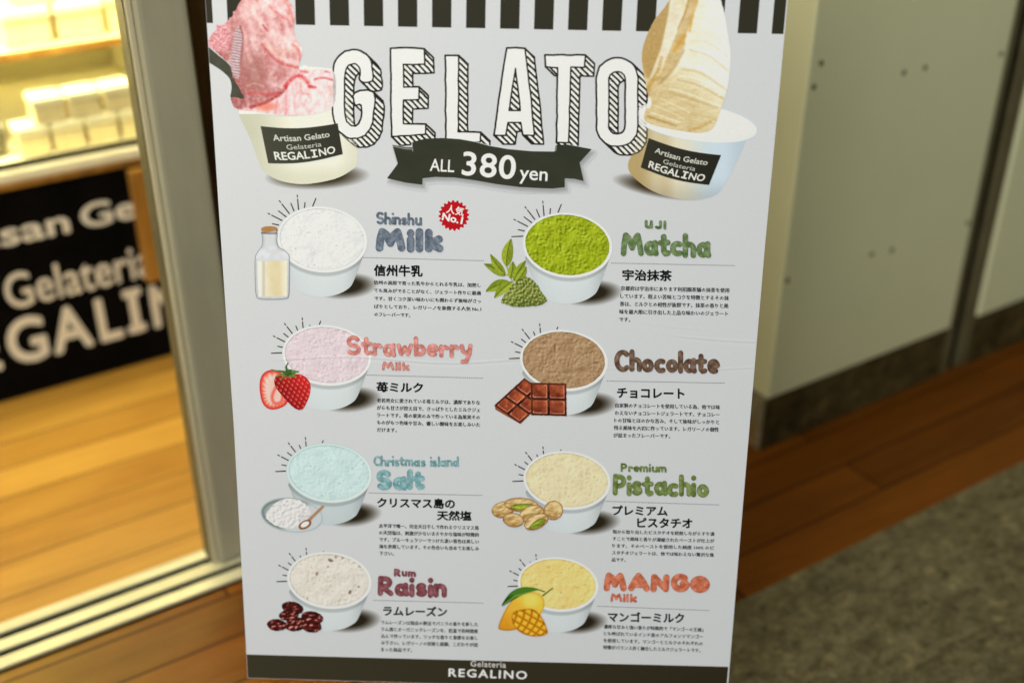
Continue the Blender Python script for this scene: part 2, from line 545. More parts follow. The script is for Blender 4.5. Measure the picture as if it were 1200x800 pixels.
def ink_mat(name, rough=0.5):
    m, nt, b = mat(name, rough, 0.10)
    a = node(nt, 'ShaderNodeAttribute', attribute_name='ink')
    n = node(nt, 'ShaderNodeTexNoise', Scale=900.0, Detail=2)
    nt.links.new(coords(nt), n.inputs['Vector'])
    r = ramp(nt, [(0.3, (0.965, 0.965, 0.965)), (0.7, (1.02, 1.02, 1.02))])
    nt.links.new(n.outputs['Fac'], r.inputs['Fac'])
    mx = node(nt, 'ShaderNodeMix', data_type='RGBA', blend_type='MULTIPLY')
    mx.inputs['Factor'].default_value = 1.0
    nt.links.new(a.outputs['Color'], mx.inputs['A'])
    nt.links.new(r.outputs['Color'], mx.inputs['B'])
    nt.links.new(mx.outputs['Result'], b.inputs['Base Color'])
    return m


M_INK = ink_mat('printed_ink')
LAY = 6e-5


def grid(x0, x1, y0, y1, c):
    nx, ny = int((x1 - x0) / c) + 2, int((y1 - y0) / c) + 2
    return np.meshgrid(x0 + np.arange(nx) * c, y0 + np.arange(ny) * c)


class Print:
    def __init__(self):
        self.V, self.H, self.C, self.F = [], [], [], []
        self.n = 0

    def _add(self, xy, h, rgb, faces):
        self.V.append(xy); self.H.append(np.broadcast_to(np.asarray(h, float), (len(xy),))); self.C.append(ink(rgb))
        self.F += (np.asarray(faces) + self.n).tolist() if not isinstance(faces, list) else [tuple(i + self.n for i in f) for f in faces]
        self.n += len(xy)

    def fill(self, X, Y, D, rgb, layer):
        """fill where D < 0; rgb = one colour or one per grid point"""
        h = layer * LAY
        rgb = np.asarray(rgb, float)
        if rgb.ndim == 1:
            rgb = np.broadcast_to(rgb, X.shape + (3,))
        if not (D < 0).any():
            return self
        ny, nx = X.shape
        idx = np.arange(nx * ny).reshape(ny, nx)
        A, B, Cc, Dd = idx[:-1, :-1], idx[:-1, 1:], idx[1:, 1:], idx[1:, :-1]
        Df = D.ravel(); P = np.stack([X.ravel(), Y.ravel()], 1); K = rgb.reshape(-1, 3)
        ins = Df < 0
        cnt = ins[A].astype(int) + ins[B] + ins[Cc] + ins[Dd]
        full = cnt == 4
        q = np.stack([Dd[full], Cc[full], B[full], A[full]], 1)
        if len(q):
            used, inv = np.unique(q, return_inverse=True)
            self._add(P[used], h, K[used], inv.reshape(-1, 4))
        part = (cnt > 0) & (cnt < 4)
        tri = np.concatenate([np.stack([Cc[part], B[part], A[part]], 1), np.stack([Dd[part], Cc[part], A[part]], 1)])
        ti = ins[tri]; tc = ti.sum(1)

        def rot(t, k):
            return np.stack([t[np.arange(len(t)), k], t[np.arange(len(t)), (k + 1) % 3], t[np.arange(len(t)), (k + 2) % 3]], 1)

        def cut(a, b):
            w = (Df[a] / (Df[a] - Df[b] + 1e-12))[:, None]
            return P[a] + (P[b] - P[a]) * w, K[a] + (K[b] - K[a]) * w
        t3 = tri[tc == 3]
        if len(t3):
            self._add(P[t3].reshape(-1, 2), h, K[t3].reshape(-1, 3), np.arange(len(t3) * 3).reshape(-1, 3))
        t1 = tri[tc == 1]
        if len(t1):
            t1 = rot(t1, ti[tc == 1].argmax(1))
            e, ec = cut(t1[:, 0], t1[:, 1]); g, gc = cut(t1[:, 0], t1[:, 2])
            self._add(np.stack([P[t1[:, 0]], e, g], 1).reshape(-1, 2), h, np.stack([K[t1[:, 0]], ec, gc], 1).reshape(-1, 3), np.arange(len(t1) * 3).reshape(-1, 3))
        t2 = tri[tc == 2]
        if len(t2):
            t2 = rot(t2, (~ti[tc == 2]).argmax(1))
            e, ec = cut(t2[:, 0], t2[:, 1]); g, gc = cut(t2[:, 0], t2[:, 2])
            self._add(np.stack([e, P[t2[:, 1]], P[t2[:, 2]], g], 1).reshape(-1, 2), h,
                      np.stack([ec, K[t2[:, 1]], K[t2[:, 2]], gc], 1).reshape(-1, 3), np.arange(len(t2) * 4).reshape(-1, 4))
        return self

    def soft(self, X, Y, alpha, rgb, layer, base=None):
        """a soft printed blot fading out into the paper colour"""
        al = np.clip(alpha, 0, 1)[..., None]
        base = PAPER if base is None else base
        return self.fill(X, Y, 0.02 - alpha, base * (1 - al) + np.asarray(rgb, float) * al, layer)

    def text(self, body, x0, x1, y0, y1, rgb, layer, bold=0.0, top=None, res=2, height=None, left=None, font_w=None, track=1.0):
        """ink of the text runs from x0 to x1; baseline goes from y0 to y1 (pixels); height = size of 1 em"""
        v, f = text_geo(body, bold, res, False, track)
        if not len(v):
            return self
        a, b = v[:, 0].min(), v[:, 0].max()
        if font_w:                                        # font_w: pixel size of one em, no fitting
            sx = font_w; a = 0 if left is None else left
        else:
            sx = (x1 - x0) / (b - a)
        hh = height if height else sx
        X = x0 + (v[:, 0] - a) * sx
        sl = (y1 - y0) / (x1 - x0)
        Y = y0 + (X - x0) * sl - v[:, 1] * hh
        X = X + v[:, 1] * hh * sl * 0.9
        self._add(np.stack([X, Y], 1), layer * LAY + pass_lift(len(v), bold), np.broadcast_to(np.asarray(rgb, float), (len(v), 3)), f)
        return self

    def build(self, name, parent, label=None):
        xy = np.concatenate(self.V)
        w = place(xy[:, 0], xy[:, 1], np.concatenate(self.H))
        me = bpy.data.meshes.new(name)
        me.from_pydata(w.tolist(), [], self.F)
        c = np.concatenate(self.C)
        at = me.color_attributes.new('ink', 'FLOAT_COLOR', 'POINT')
        at.data.foreach_set('color', np.concatenate([c, np.ones((len(c), 1))], 1).ravel())
        me.update()
        o = link(name, me, M_INK, parent)
        if label: o['label'] = label
        return o


# ---- noise and distance functions
def vnoise(x, y, seed=0):
    xi, yi = np.floor(x).astype(np.int64), np.floor(y).astype(np.int64)
    fx, fy = x - xi, y - yi
    fx = fx * fx * (3 - 2 * fx); fy = fy * fy * (3 - 2 * fy)

    x0, y0 = x - xi, y - yi

    def hsh(i, j, dx, dy):
        n = (i * 374761393 + j * 668265263 + seed * 974711) & 0x7fffffff
        n = ((n ^ (n >> 13)) * 1274126177) & 0x7fffffff
        n = n ^ (n >> 16)
        a = (n & 0xffff) / 65535.0 * 2 * np.pi
        return np.cos(a) * dx + np.sin(a) * dy
    top = hsh(xi, yi, x0, y0) * (1 - fx) + hsh(xi + 1, yi, x0 - 1, y0) * fx
    bot = hsh(xi, yi + 1, x0, y0 - 1) * (1 - fx) + hsh(xi + 1, yi + 1, x0 - 1, y0 - 1) * fx
    return 0.5 + 0.85 * (top * (1 - fy) + bot * fy)


def fbm(x, y, seed=0, oct=4):
    s, a, t = 0, 0.5, 0
    for k in range(oct):
        s = s + a * vnoise(x + 17.3 * k, y - 9.1 * k, seed + k); t += a; a *= 0.55
        x, y = 1.58 * x + 1.24 * y, -1.24 * x + 1.58 * y
    return s / t - 0.5


def poly(X, Y, pts):
    pts = np.asarray(pts, float)
    d = np.full(X.shape, 1e9); s = np.ones(X.shape)
    for i in range(len(pts)):
        ax, ay = pts[i]; bx, by = pts[i - 1]
        ex, ey = bx - ax, by - ay
        wx, wy = X - ax, Y - ay
        t = np.clip((wx * ex + wy * ey) / (ex * ex + ey * ey + 1e-12), 0, 1)
        d = np.minimum(d, (wx - ex * t) ** 2 + (wy - ey * t) ** 2)
        c1, c2, c3 = Y >= ay, Y < by, ex * wy > ey * wx
        s = np.where((c1 & c2 & c3) | (~c1 & ~c2 & ~c3), -s, s)
    return s * np.sqrt(d)


def smooth_loop(pts, n=6):
    """closed Catmull-Rom curve"""
    p = np.asarray(pts, float); out = []
    for i in range(len(p)):
        a, b, c, d = p[i - 1], p[i], p[(i + 1) % len(p)], p[(i + 2) % len(p)]
        for k in range(n):
            t = k / n
            out.append(0.5 * ((2 * b) + (-a + c) * t + (2 * a - 5 * b + 4 * c - d) * t * t + (-a + 3 * b - 3 * c + d) * t ** 3))
    return np.array(out)


def seg(X, Y, a, b, r0, r1=None):
    r1 = r0 if r1 is None else r1
    ex, ey = b[0] - a[0], b[1] - a[1]
    t = np.clip(((X - a[0]) * ex + (Y - a[1]) * ey) / (ex * ex + ey * ey + 1e-12), 0, 1)
    return np.hypot(X - a[0] - ex * t, Y - a[1] - ey * t) - (r0 + (r1 - r0) * t)


def ell(X, Y, cx, cy, a, b, tilt=0.0):
    c, s = math.cos(tilt), math.sin(tilt)
    x = (X - cx) * c + (Y - cy) * s
    y = -(X - cx) * s + (Y - cy) * c
    k = np.hypot(x / a, y / b)
    g = np.hypot(x / a ** 2, y / b ** 2) + 1e-9
    return k * (k - 1) / g


def sstep(e0, e1, x):
    t = np.clip((x - e0) / (e1 - e0), 0, 1)
    return t * t * (3 - 2 * t)


def mix(a, b, t):
    t = np.asarray(t)[..., None]
    return np.asarray(a, float) * (1 - t) + np.asarray(b, float) * t


def bump(X, Y, scale, seed, oct=4, d=0.7, ang=0.0, aniso=1.0):
    c, s = math.cos(ang), math.sin(ang)

    def H(x, y):
        return fbm((x * c + y * s) / scale / aniso, (-x * s + y * c) / scale, seed, oct)
    return (H(X + d, Y + d) - H(X - d, Y - d)), H(X, Y)


# ---- the board itself
WROT = 0.0
board = empty('menu_board', tuple(ROOT), 'tall white gelato menu board leaning back, printed with eight flavours', 'menu board', rot=0.0)


def xl(y):
    return np.interp(y, [-160, 0, 240, 500, 766, 797, 830], [230.5, 240.5, 256, 274, 288.7, 290.3, 292])


def xr(y):
    return np.interp(y, [-160, 0, 250, 270, 535, 780, 820], [936, 922, 898.7, 896.8, 874.2, 853.8, 850.4])


Y_TOP, Y_BOT = -150.0, 794.0
BSL = 0.0275                                              # slope of the lower edge


def slope(y):
    return 0.0193 + (np.asarray(y) - 33) / 740.0 * 0.0085


# sheet of paper: rows follow the print's own horizontal direction, with fine rows where it is creased
rows = np.concatenate([np.arange(Y_TOP, 372, 5.0), np.arange(372, 442, 0.6), np.arange(442, Y_BOT, 5.0), [Y_BOT]])
tcol = np.linspace(0, 1, 170)
PX = xl(rows)[:, None] * (1 - tcol) + xr(rows)[:, None] * tcol
PY = rows[:, None] + slope(rows)[:, None] * (PX - 290)
pw = place(PX, PY, 0.0)
nr, nc = PX.shape
ii = np.arange(nr * nc).reshape(nr, nc)
fs = np.stack([ii[1:, :-1].ravel(), ii[1:, 1:].ravel(), ii[:-1, 1:].ravel(), ii[:-1, :-1].ravel()], 1)
me = bpy.data.meshes.new('printed_sheet')
me.from_pydata(pw.reshape(-1, 3).tolist(), [], fs.tolist())
at = me.color_attributes.new('ink', 'FLOAT_COLOR', 'POINT')
at.data.foreach_set('color', np.tile(np.append(ink(PAPER), 1.0), nr * nc))
me.update()
paper = link('printed_sheet', me, M_INK, board)

# rigid panel behind the sheet
def corner(x, y):
    w = place(np.array(x), np.array(y), 0.0) + ROOT
    w = w - NRM * float(wrinkle(np.array(float(x)), np.array(float(y))))
    return w


cn = [(PX[-1, 0], PY[-1, 0]), (PX[-1, -1], PY[-1, -1]), (PX[0, -1], PY[0, -1]), (PX[0, 0], PY[0, 0])]
m_panel = noisy('white_panel_edge', (0.62, 0.62, 0.60), (0.68, 0.68, 0.66), 12, 0.5, 0.3)
m_leg = noisy('dark_metal_leg', (0.03, 0.03, 0.028), (0.05, 0.05, 0.045), 20, 0.4, 0.5)
edge_l = [(PX[k, 0], PY[k, 0]) for k in range(0, nr, 6)] + [(PX[-1, 0], PY[-1, 0])]
edge_r = [(PX[k, -1], PY[k, -1]) for k in range(0, nr, 6)] + [(PX[-1, -1], PY[-1, -1])]
loop = edge_l + edge_r[::-1]
fr, bk = [], []
for x, y in loop:
    w = corner(x, y) - ROOT
    fr.append(w - NRM * 0.0012); bk.append(w - NRM * 0.012)
n = len(loop)
k2 = len(edge_l)
fcs = [(i, n - 1 - i, n - 2 - i, i + 1) for i in range(k2 - 1)]
fcs += [(n + i + 1, n + n - 2 - i, n + n - 1 - i, n + i) for i in range(k2 - 1)]
fcs += [(i, (i + 1) % n, n + (i + 1) % n, n + i) for i in range(n)]
MB().add(fr + bk, fcs).build('panel', m_panel, board)


def bar_between(a, b, wx, wy, name):
    a, b = np.array(a), np.array(b)
    d = (b - a) / np.linalg.norm(b - a)
    e = np.cross(d, D1); e /= np.linalg.norm(e)
    f_ = np.cross(e, d)
    vs = [p + f_ * sx * wx / 2 + e * sy * wy / 2 for p in (a, b) for sy in (-1, 1) for sx in (-1, 1)]
    MB().add(vs, [(0, 2, 3, 1), (4, 5, 7, 6), (0, 1, 5, 4), (2, 6, 7, 3), (0, 4, 6, 2), (1, 3, 7, 5)]).build(name, m_leg, board)


a = -NRM * 0.030 + UP * 0.012
bar_between(a, UP * 0.95 - NRM * 0.030, 0.030, 0.030, 'stand_pole')
for sx in (-0.10, 0.10):
    bar_between(D1 * sx + UP * 0.55 - NRM * 0.0205, D1 * sx * 0.2 + UP * 0.55 - NRM * 0.0205, 0.014, 0.016, 'clamp_arm')
MB().lathe(a[0], a[1], [(0.15, 0.0015), (0.155, 0.005), (0.15, 0.010), (0.03, 0.016), (0.02, 0.03)], 40).build('stand_base', m_leg, board)

# ---- black stripes along the top
INKBLACK = np.array([50, 48, 36.0])
p = Print()
for k in range(-4, 14):
    xa, xb = 386.7 + 39.85 * k, 386.7 + 39.85 * k + 22.6

    def tilt(x, y):                                       # stripes follow the board's converging sides
        return x + (32 - y) * (x - 500) / 4570.0
    yb = lambda x: 27.2 + (x - 245) * 0.0193
    xa, xb = max(xa, 241.9), min(xb, 919.2)
    if xb <= xa:
        continue
    for y0, y1 in ((-148, -60), (-60, -20), (-20, 0), (0, None)):
        c = []
        for x in (xa, xb):
            ya_, yb_ = y0 + slope(y0) * (x - 290), (y1 + slope(y1) * (x - 290)) if y1 is not None else yb(x)
            c += [(tilt(x, ya_), ya_), (tilt(x, yb_), yb_)]
        c = np.array([c[1], c[3], c[2], c[0]])
        c[:, 0] = np.clip(c[:, 0], xl(c[:, 1]) + 0.3, xr(c[:, 1]) - 0.3)
        p._add(c, 1 * LAY, np.tile(INKBLACK - 4, (4, 1)), [(0, 1, 2, 3)])
p.build('header_stripes', board)

# ---- dark bar along the bottom
p = Print()
X0, X1 = 288.9, 853.6
NB = 40
xs = np.linspace(0, 1, NB)
yt = 766.2 + 14.6 * xs
ybm = 794.0 - 0.3 + (slope(794) * 1.0) * (xs * 562)
xt = xl(766) + 0.3 + (xr(780) - xl(766) - 0.6) * xs
xbm = xl(794) + 0.3 + (xr(809) - xl(794) - 0.6) * xs
V = np.concatenate([np.stack([xbm, ybm], 1), np.stack([xt, yt], 1)])
cols = mix((56, 52, 38), (46, 40, 26), np.tile(xs, 2))
p._add(V, 1 * LAY, cols, [(i, i + 1, NB + i + 1, NB + i) for i in range(NB - 1)])
fb = p.build('footer_bar', board)
p = Print()
p.text('Gelateria', 551.5, 592.8, 780.0, 781.6, (215, 214, 208), 2, 0.010, height=9.6, res=3, track=1.12)
p.text('REGALINO', 525.5, 617.5, 791.6, 795.0, (238, 238, 234), 2, 0.022, height=13.2, res=3, track=1.22)
p.build('footer_lettering', fb)

# ---- GELATO in drawn block letters
def gz(pts):
    return [(380 + x / 3.158, y / 3.158) for x, y in pts]


def jit(pts, a, seed):
    r = random.Random(seed); out = []
    for i in range(len(pts)):
        p0, p1 = np.array(pts[i]), np.array(pts[(i + 1) % len(pts)])
        m = max(1, int(np.linalg.norm(p1 - p0) / 9))
        for k in range(m):
            q = p0 + (p1 - p0) * k / m
            out.append((q[0] + r.uniform(-a, a), q[1] + r.uniform(-a, a)))
    return out


def stadium(x0, y0, x1, y1, r, n=8):
    pts = []
    for cx, cy, a0 in ((x1 - r, y0 + r, -90), (x1 - r, y1 - r, 0), (x0 + r, y1 - r, 90), (x0 + r, y0 + r, 180)):
        for k in range(n + 1):
            a = math.radians(a0 + 90 * k / n)
            pts.append((cx + r * math.cos(a), cy + r * math.sin(a)))
    return pts


gel = {}
gel['E'] = ([(245, 180), (310, 178), (370, 182), (371, 238), (292, 240), (293, 322), (350, 322), (350, 370), (292, 370), (293, 460), (375, 460), (376, 498), (250, 505), (247, 340)], [])
gel['L'] = ([(449, 206), (497, 207), (496, 488), (580, 491), (578, 527), (450, 527)], [])
gel['A'] = ([(675, 178), (742, 180), (762, 340), (778, 500), (735, 500), (728, 455), (680, 455), (672, 500), (628, 502), (650, 340)], [[(707, 255), (726, 410), (684, 410)]])
gel['T'] = ([(818, 205), (965, 205), (962, 250), (912, 250), (904, 528), (860, 526), (863, 250), (819, 249)], [])
gel['O'] = (stadium(1008, 216, 1160, 542, 72), [stadium(1053, 266, 1114, 496, 29)])
gel['G'] = ([(177, 300), (177, 250), (168, 218), (145, 195), (105, 186), (65, 198), (38, 235), (30, 300), (33, 420), (48, 478), (80, 506), (112, 513), (150, 500), (175, 465), (183, 420), (183, 343), (113, 343), (113, 388), (137, 388), (137, 430), (128, 458), (108, 467), (88, 455), (77, 425), (75, 290), (84, 250), (105, 236), (122, 240), (133, 262), (133, 300)], [])
EXT = np.array([10.4, 10.0])
p = Print()
for gi, (ch, (outer, holes)) in enumerate(gel.items()):
    o_ = np.array(jit(smooth_loop(gz(outer), 3) if ch == 'G' else gz(outer), 0.45, gi)); hs = [np.array(jit(gz(h_), 0.3, gi + 50)) for h_ in holes]
    x0, y0 = o_.min(0) - 4; x1, y1 = o_.max(0) + EXT + 4
    X, Y = grid(x0, x1, y0, y1, 0.45)

    def face(dx, dy):
        d = poly(X - dx, Y - dy, o_)
        for h_ in hs:
            d = np.maximum(d, -poly(X - dx, Y - dy, h_))
        return d
    F0 = face(0, 0)
    S = F0
    for k in range(1, 9):
        S = np.minimum(S, face(*(EXT * k / 8)))
    wob = fbm(X / 7, Y / 7, gi, 2) * 0.5
    p.fill(X, Y, S - 1.35 + wob, (34, 32, 28), 2)
    per = 7.2
    u = (X - Y) + 1.2 * fbm(X / 9, Y / 9, gi + 9, 2)
    st = np.abs((u / per) % 1.0 - 0.5) * per * 0.7071
    hatch = np.minimum(1.2 + 0.5 * fbm(X / 5, Y / 5, gi + 3, 2) - st, 9)     # > 0 inside a dark hatch line
    p.fill(X, Y, np.maximum(np.maximum(S + 0.55, hatch), 0.9 - F0), (226, 226, 222), 3)
    p.fill(X, Y, np.abs(F0 + 0.1) - 1.05 + wob, (34, 32, 28), 4)
    p.fill(X, Y, F0 + 0.9 + wob, (243, 241, 245), 5)
p.build('title_lettering', board, 'GELATO in white block letters with hatched black sides')

# ---- ribbon with the price
p = Print()
rz = lambda pts: np.array(gz(pts))
rib = rz([(252, 536), (300, 545), (326, 546), (326, 526), (375, 513), (440, 511), (500, 515), (560, 526), (610, 540), (680, 552), (770, 560), (853, 561), (856, 537), (900, 535), (990, 552), (945, 602), (960, 670), (925, 662), (890, 660), (890, 693), (845, 698), (790, 696), (720, 692), (640, 682), (560, 668), (480, 657), (410, 655), (364, 660), (363, 684), (300, 676), (232, 660), (272, 606)])
X, Y = grid(448, 700, 157, 226, 0.6)
d = poly(X, Y, rib)
dsh = poly(X - 2.5, Y - 4, rib)
p.soft(X, Y, 0.34 * sstep(5, -3, dsh), (60, 60, 62), 6)
p.fill(X, Y, d, mix((42, 46, 34), (58, 58, 46), np.clip(fbm(X / 40, Y / 18, 5) + 0.4, 0, 1)), 7)
for line in ([(255, 541), (300, 551), (324, 552)], [(858, 540), (857, 558)], [(327, 549), (327, 560)]):
    q = rz(line); dd = 1e9
    for a, b in zip(q[:-1], q[1:]):
        dd = np.minimum(dd, seg(X, Y, a, b, 0.45))
    p.fill(X, Y, dd, (150, 150, 140), 8)
rb = p.build('price_ribbon', board)
p = Print()
p.text('ALL', 503.6, 532.0, 200.2, 201.8, (240, 240, 236), 9, 0.008, height=20.5, res=4)
p.text('380', 540.8, 603.5, 204.4, 209.8, (242, 242, 238), 9, 0.016, height=38.5, res=5, track=1.06)
p.text('yen', 608.6, 641.4, 209.6, 212.0, (240, 240, 236), 9, 0.01, height=23.0, res=4)
p.build('price_lettering', rb)


# ---- generic printed cup
def rot2(x, y, a):
    return x * math.cos(a) - y * math.sin(a), x * math.sin(a) + y * math.cos(a)


RAYS = [((-30.6, -63), (-29, -45)), ((-51.5, -56.2), (-40, -41)), ((-64.6, -41), (-48.4, -32.5)), ((-52.5, -44), (-43.7, -37)), ((-38, -53), (-34.4, -44)),
        ((-21.5, -54), (-22.2, -47)), ((-8.8, -59), (-12.6, -49.5)), ((-59.5, -28.5), (-52.4, -27)), ((-67, -20), (-54, -20.6))]


def flavour(cx, cy, a, b, bot, geltex, label, garnish=None, sh=(32, 25, 12), cupcol=((178, 187, 192), (214, 221, 225)), ray=17.0, rim=(233, 237, 240), tilt=0.10):
    p = Print()
    ky = (bot - cy) / (1.31 * a)
    # shadow on the print
    X, Y = grid(cx - a * 1.0, cx + a * 1.42, cy + a * 0.25, bot + 12, 1.0)
    u = (X - (cx + a * 0.52)) / (a * 0.66); v = (Y - (bot - 0.21 * a + (X - cx) * -0.06)) / (a * 0.27)
    p.soft(X, Y, np.clip(1.35 - 1.15 * (u ** 2 + v ** 2) ** 0.8, 0, 1) ** 1.2 * 0.97, sh, 1)
    # rays
    sc = a / 53.0
    for (x0, y0), (x1, y1) in RAYS:
        A, B = (cx + x0 * sc + 1.5, cy + y0 * sc * 0.97 + ray), (cx + x1 * sc + 1.5, cy + y1 * sc * 0.97 + ray)
        Xr, Yr = grid(min(A[0], B[0]) - 2, max(A[0], B[0]) + 2, min(A[1], B[1]) - 2, max(A[1], B[1]) + 2, 0.5)
        dd = seg(Xr, Yr, A, B, 0.62, 0.75)
        L = math.hypot(A[0] - B[0], A[1] - B[1])
        tt = np.hypot(Xr - A[0], Yr - A[1])
        if L > 14:
            dd = np.maximum(dd, 0.7 - np.abs(tt - 3.6))
        p.fill(Xr, Yr, dd, (62, 50, 44), 2)
    root = p.build('flavour_picture', board, label)
    # paper cup
    p = Print()
    pts = [(-0.88, 0.20), (-0.875, 0.48), (-0.78, 0.74), (-0.60, 1.06), (-0.52, 1.17), (-0.30, 1.275), (0.0, 1.31), (0.32, 1.255), (0.56, 1.13), (0.68, 0.98), (0.84, 0.55), (0.97, 0.15), (0.9, -0.1), (0, -0.2)]
    body = np.array([(cx + x * a, cy + y * a * ky) for x, y in pts])
    body = np.concatenate([smooth_loop(body, 4)])
    X, Y = grid(cx - a - 3, cx + a + 3, cy - b - 5, bot + 3, 0.8)
    d = poly(X, Y, body)
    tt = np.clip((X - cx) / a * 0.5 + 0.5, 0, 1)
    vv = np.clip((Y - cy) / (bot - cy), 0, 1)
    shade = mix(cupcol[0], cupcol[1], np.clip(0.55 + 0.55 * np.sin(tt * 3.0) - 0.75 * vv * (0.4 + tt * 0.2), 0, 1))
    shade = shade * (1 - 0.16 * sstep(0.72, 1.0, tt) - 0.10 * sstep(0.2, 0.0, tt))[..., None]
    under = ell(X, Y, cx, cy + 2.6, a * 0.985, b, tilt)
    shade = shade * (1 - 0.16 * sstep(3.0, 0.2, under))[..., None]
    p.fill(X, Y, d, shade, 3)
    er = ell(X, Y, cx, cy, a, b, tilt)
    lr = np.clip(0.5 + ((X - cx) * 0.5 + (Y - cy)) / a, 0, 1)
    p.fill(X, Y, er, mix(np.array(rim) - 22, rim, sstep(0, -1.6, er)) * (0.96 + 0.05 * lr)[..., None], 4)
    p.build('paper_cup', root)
    # gelato surface
    p = Print()
    c = 0.62
    X, Y = grid(cx - a, cx + a, cy - b - 1, cy + b + 1, c)
    wob = 0.9 * fbm(X / 6, Y / 6, int(cx), 2)
    ei = ell(X, Y, cx - 0.2, cy - 0.3, a - 3.3, b - 3.0, tilt) + wob
    rgb = geltex(X, Y, ei)
    rgb = rgb * (1 - 0.13 * sstep(-2.5, 0.3, ei) * (0.4 + 0.6 * sstep(0.2, -0.5, (X - cx + Y - cy) / a)))[..., None]
    p.fill(X, Y, ei, rgb, 5)
    p.build('gelato', root)
    if garnish:
        garnish(root)
    return root


def simple_tex(base, dark, light, scale, amp, seed, flecks=None, bits=()):
    def f(X, Y, ei):
        g, h = bump(X, Y, scale, seed, 4, 0.8)
        g2, h2 = bump(X, Y, scale * 4, seed + 20, 3, 1.5)
        lv = np.clip(0.75 + 2.0 * fbm(X / 15, Y / 11, seed + 90, 2), 0.18, 1.7)
        t = np.clip(0.5 - amp * g * 1.6 * lv - amp * 0.9 * g2, 0, 1)
        c = np.where((t < 0.5)[..., None], mix(dark, base, t * 2), mix(base, light, t * 2 - 1))
        c = c * (1 + 0.10 * h2)[..., None]
        pit = fbm(X / (scale * 0.9), Y / (scale * 0.75), seed + 60, 2)
        c = mix(c, np.array(dark, float) * 0.82, sstep(0.22, 0.36, pit + 0.35 * h2) * 0.6 * np.clip(lv, 0, 1))
        if flecks:
            col, thr, fs = flecks
            n = fbm(X / fs, Y / (fs * 0.7), seed + 40, 3)
            c = mix(c, col, np.clip((n - thr) * 14, 0, 1) * 0.8)
        for bx, by, ba, bb, bc in bits:
            c = mix(c, bc, sstep(0.6, -0.8, ell(X, Y, bx, by, ba, bb, 0.3) + 1.2 * fbm(X / 2.5, Y / 2.5, 3)) * 0.85)
        return c
    return f


# ---- garnishes ---------------------------------------------------
def milk_bottle(root):
    p = Print()
    X, Y = grid(294, 344, 260, 354, 0.6)
    bott = smooth_loop([(308.5, 270), (323.5, 270.5), (324, 283), (327, 290), (336, 296), (339, 304), (338.6, 330), (338, 346), (334, 349.5), (318, 350.3), (304, 349.5), (300.5, 345), (299.5, 330), (299.3, 304), (302, 296), (307, 289), (308.2, 281)], 4)
    d = poly(X, Y, bott)
    glass = mix((206, 208, 212), (178, 182, 190), np.clip(sstep(-4, 0, d) * 0.75 + fbm(X / 6, Y / 12, 3) * 0.5, 0, 1))
    glass = mix(glass, (218, 220, 232), sstep(0.2, 0.5, fbm(X / 9, Y / 12, 8) + 0.35) * sstep(306, 300, Y) * sstep(286, 292, Y) * 0.8)
    milk = poly(X, Y, [(301.5, 306), (337, 305), (336.5, 347), (303, 347.5)])
    t = sstep(1.0, -1.5, milk)
    mc = mix((234, 226, 206), (216, 202, 164), np.clip(sstep(306, 320, X) * sstep(336, 326, X) * 0.9 + fbm(X / 8, Y / 14, 2) * 0.7, 0, 1))
    mc = mix(mc, (188, 186, 180), sstep(3.0, 0.5, np.abs(X - 309)) * 0.75)
    mc = mix(mc, (240, 236, 222), sstep(3.5, 0.5, np.abs(X - 303.5)) * 0.8)
    col = mix(glass, mc, t)
    p.fill(X, Y, d - 0.7, (122, 122, 124), 6)
    p.fill(X, Y, d, col, 7)
    cork = poly(X, Y, smooth_loop([(306.5, 267), (314, 265), (323.5, 266), (324.5, 269.5), (316, 271.5), (307.5, 271)], 4))
    p.fill(X, Y, cork, mix((186, 142, 84), (150, 104, 56), np.clip(fbm(X / 3, Y / 3, 6) + 0.5, 0, 1)), 8)
    lip = poly(X, Y, [(305.8, 271.5), (324.8, 271.8), (324.6, 274.6), (306, 274.2)])
    p.fill(X, Y, np.abs(lip + 0.6) - 0.5, (118, 118, 120), 8)
    p.build('milk_bottle', root, 'printed glass bottle of cream coloured milk with a cork')


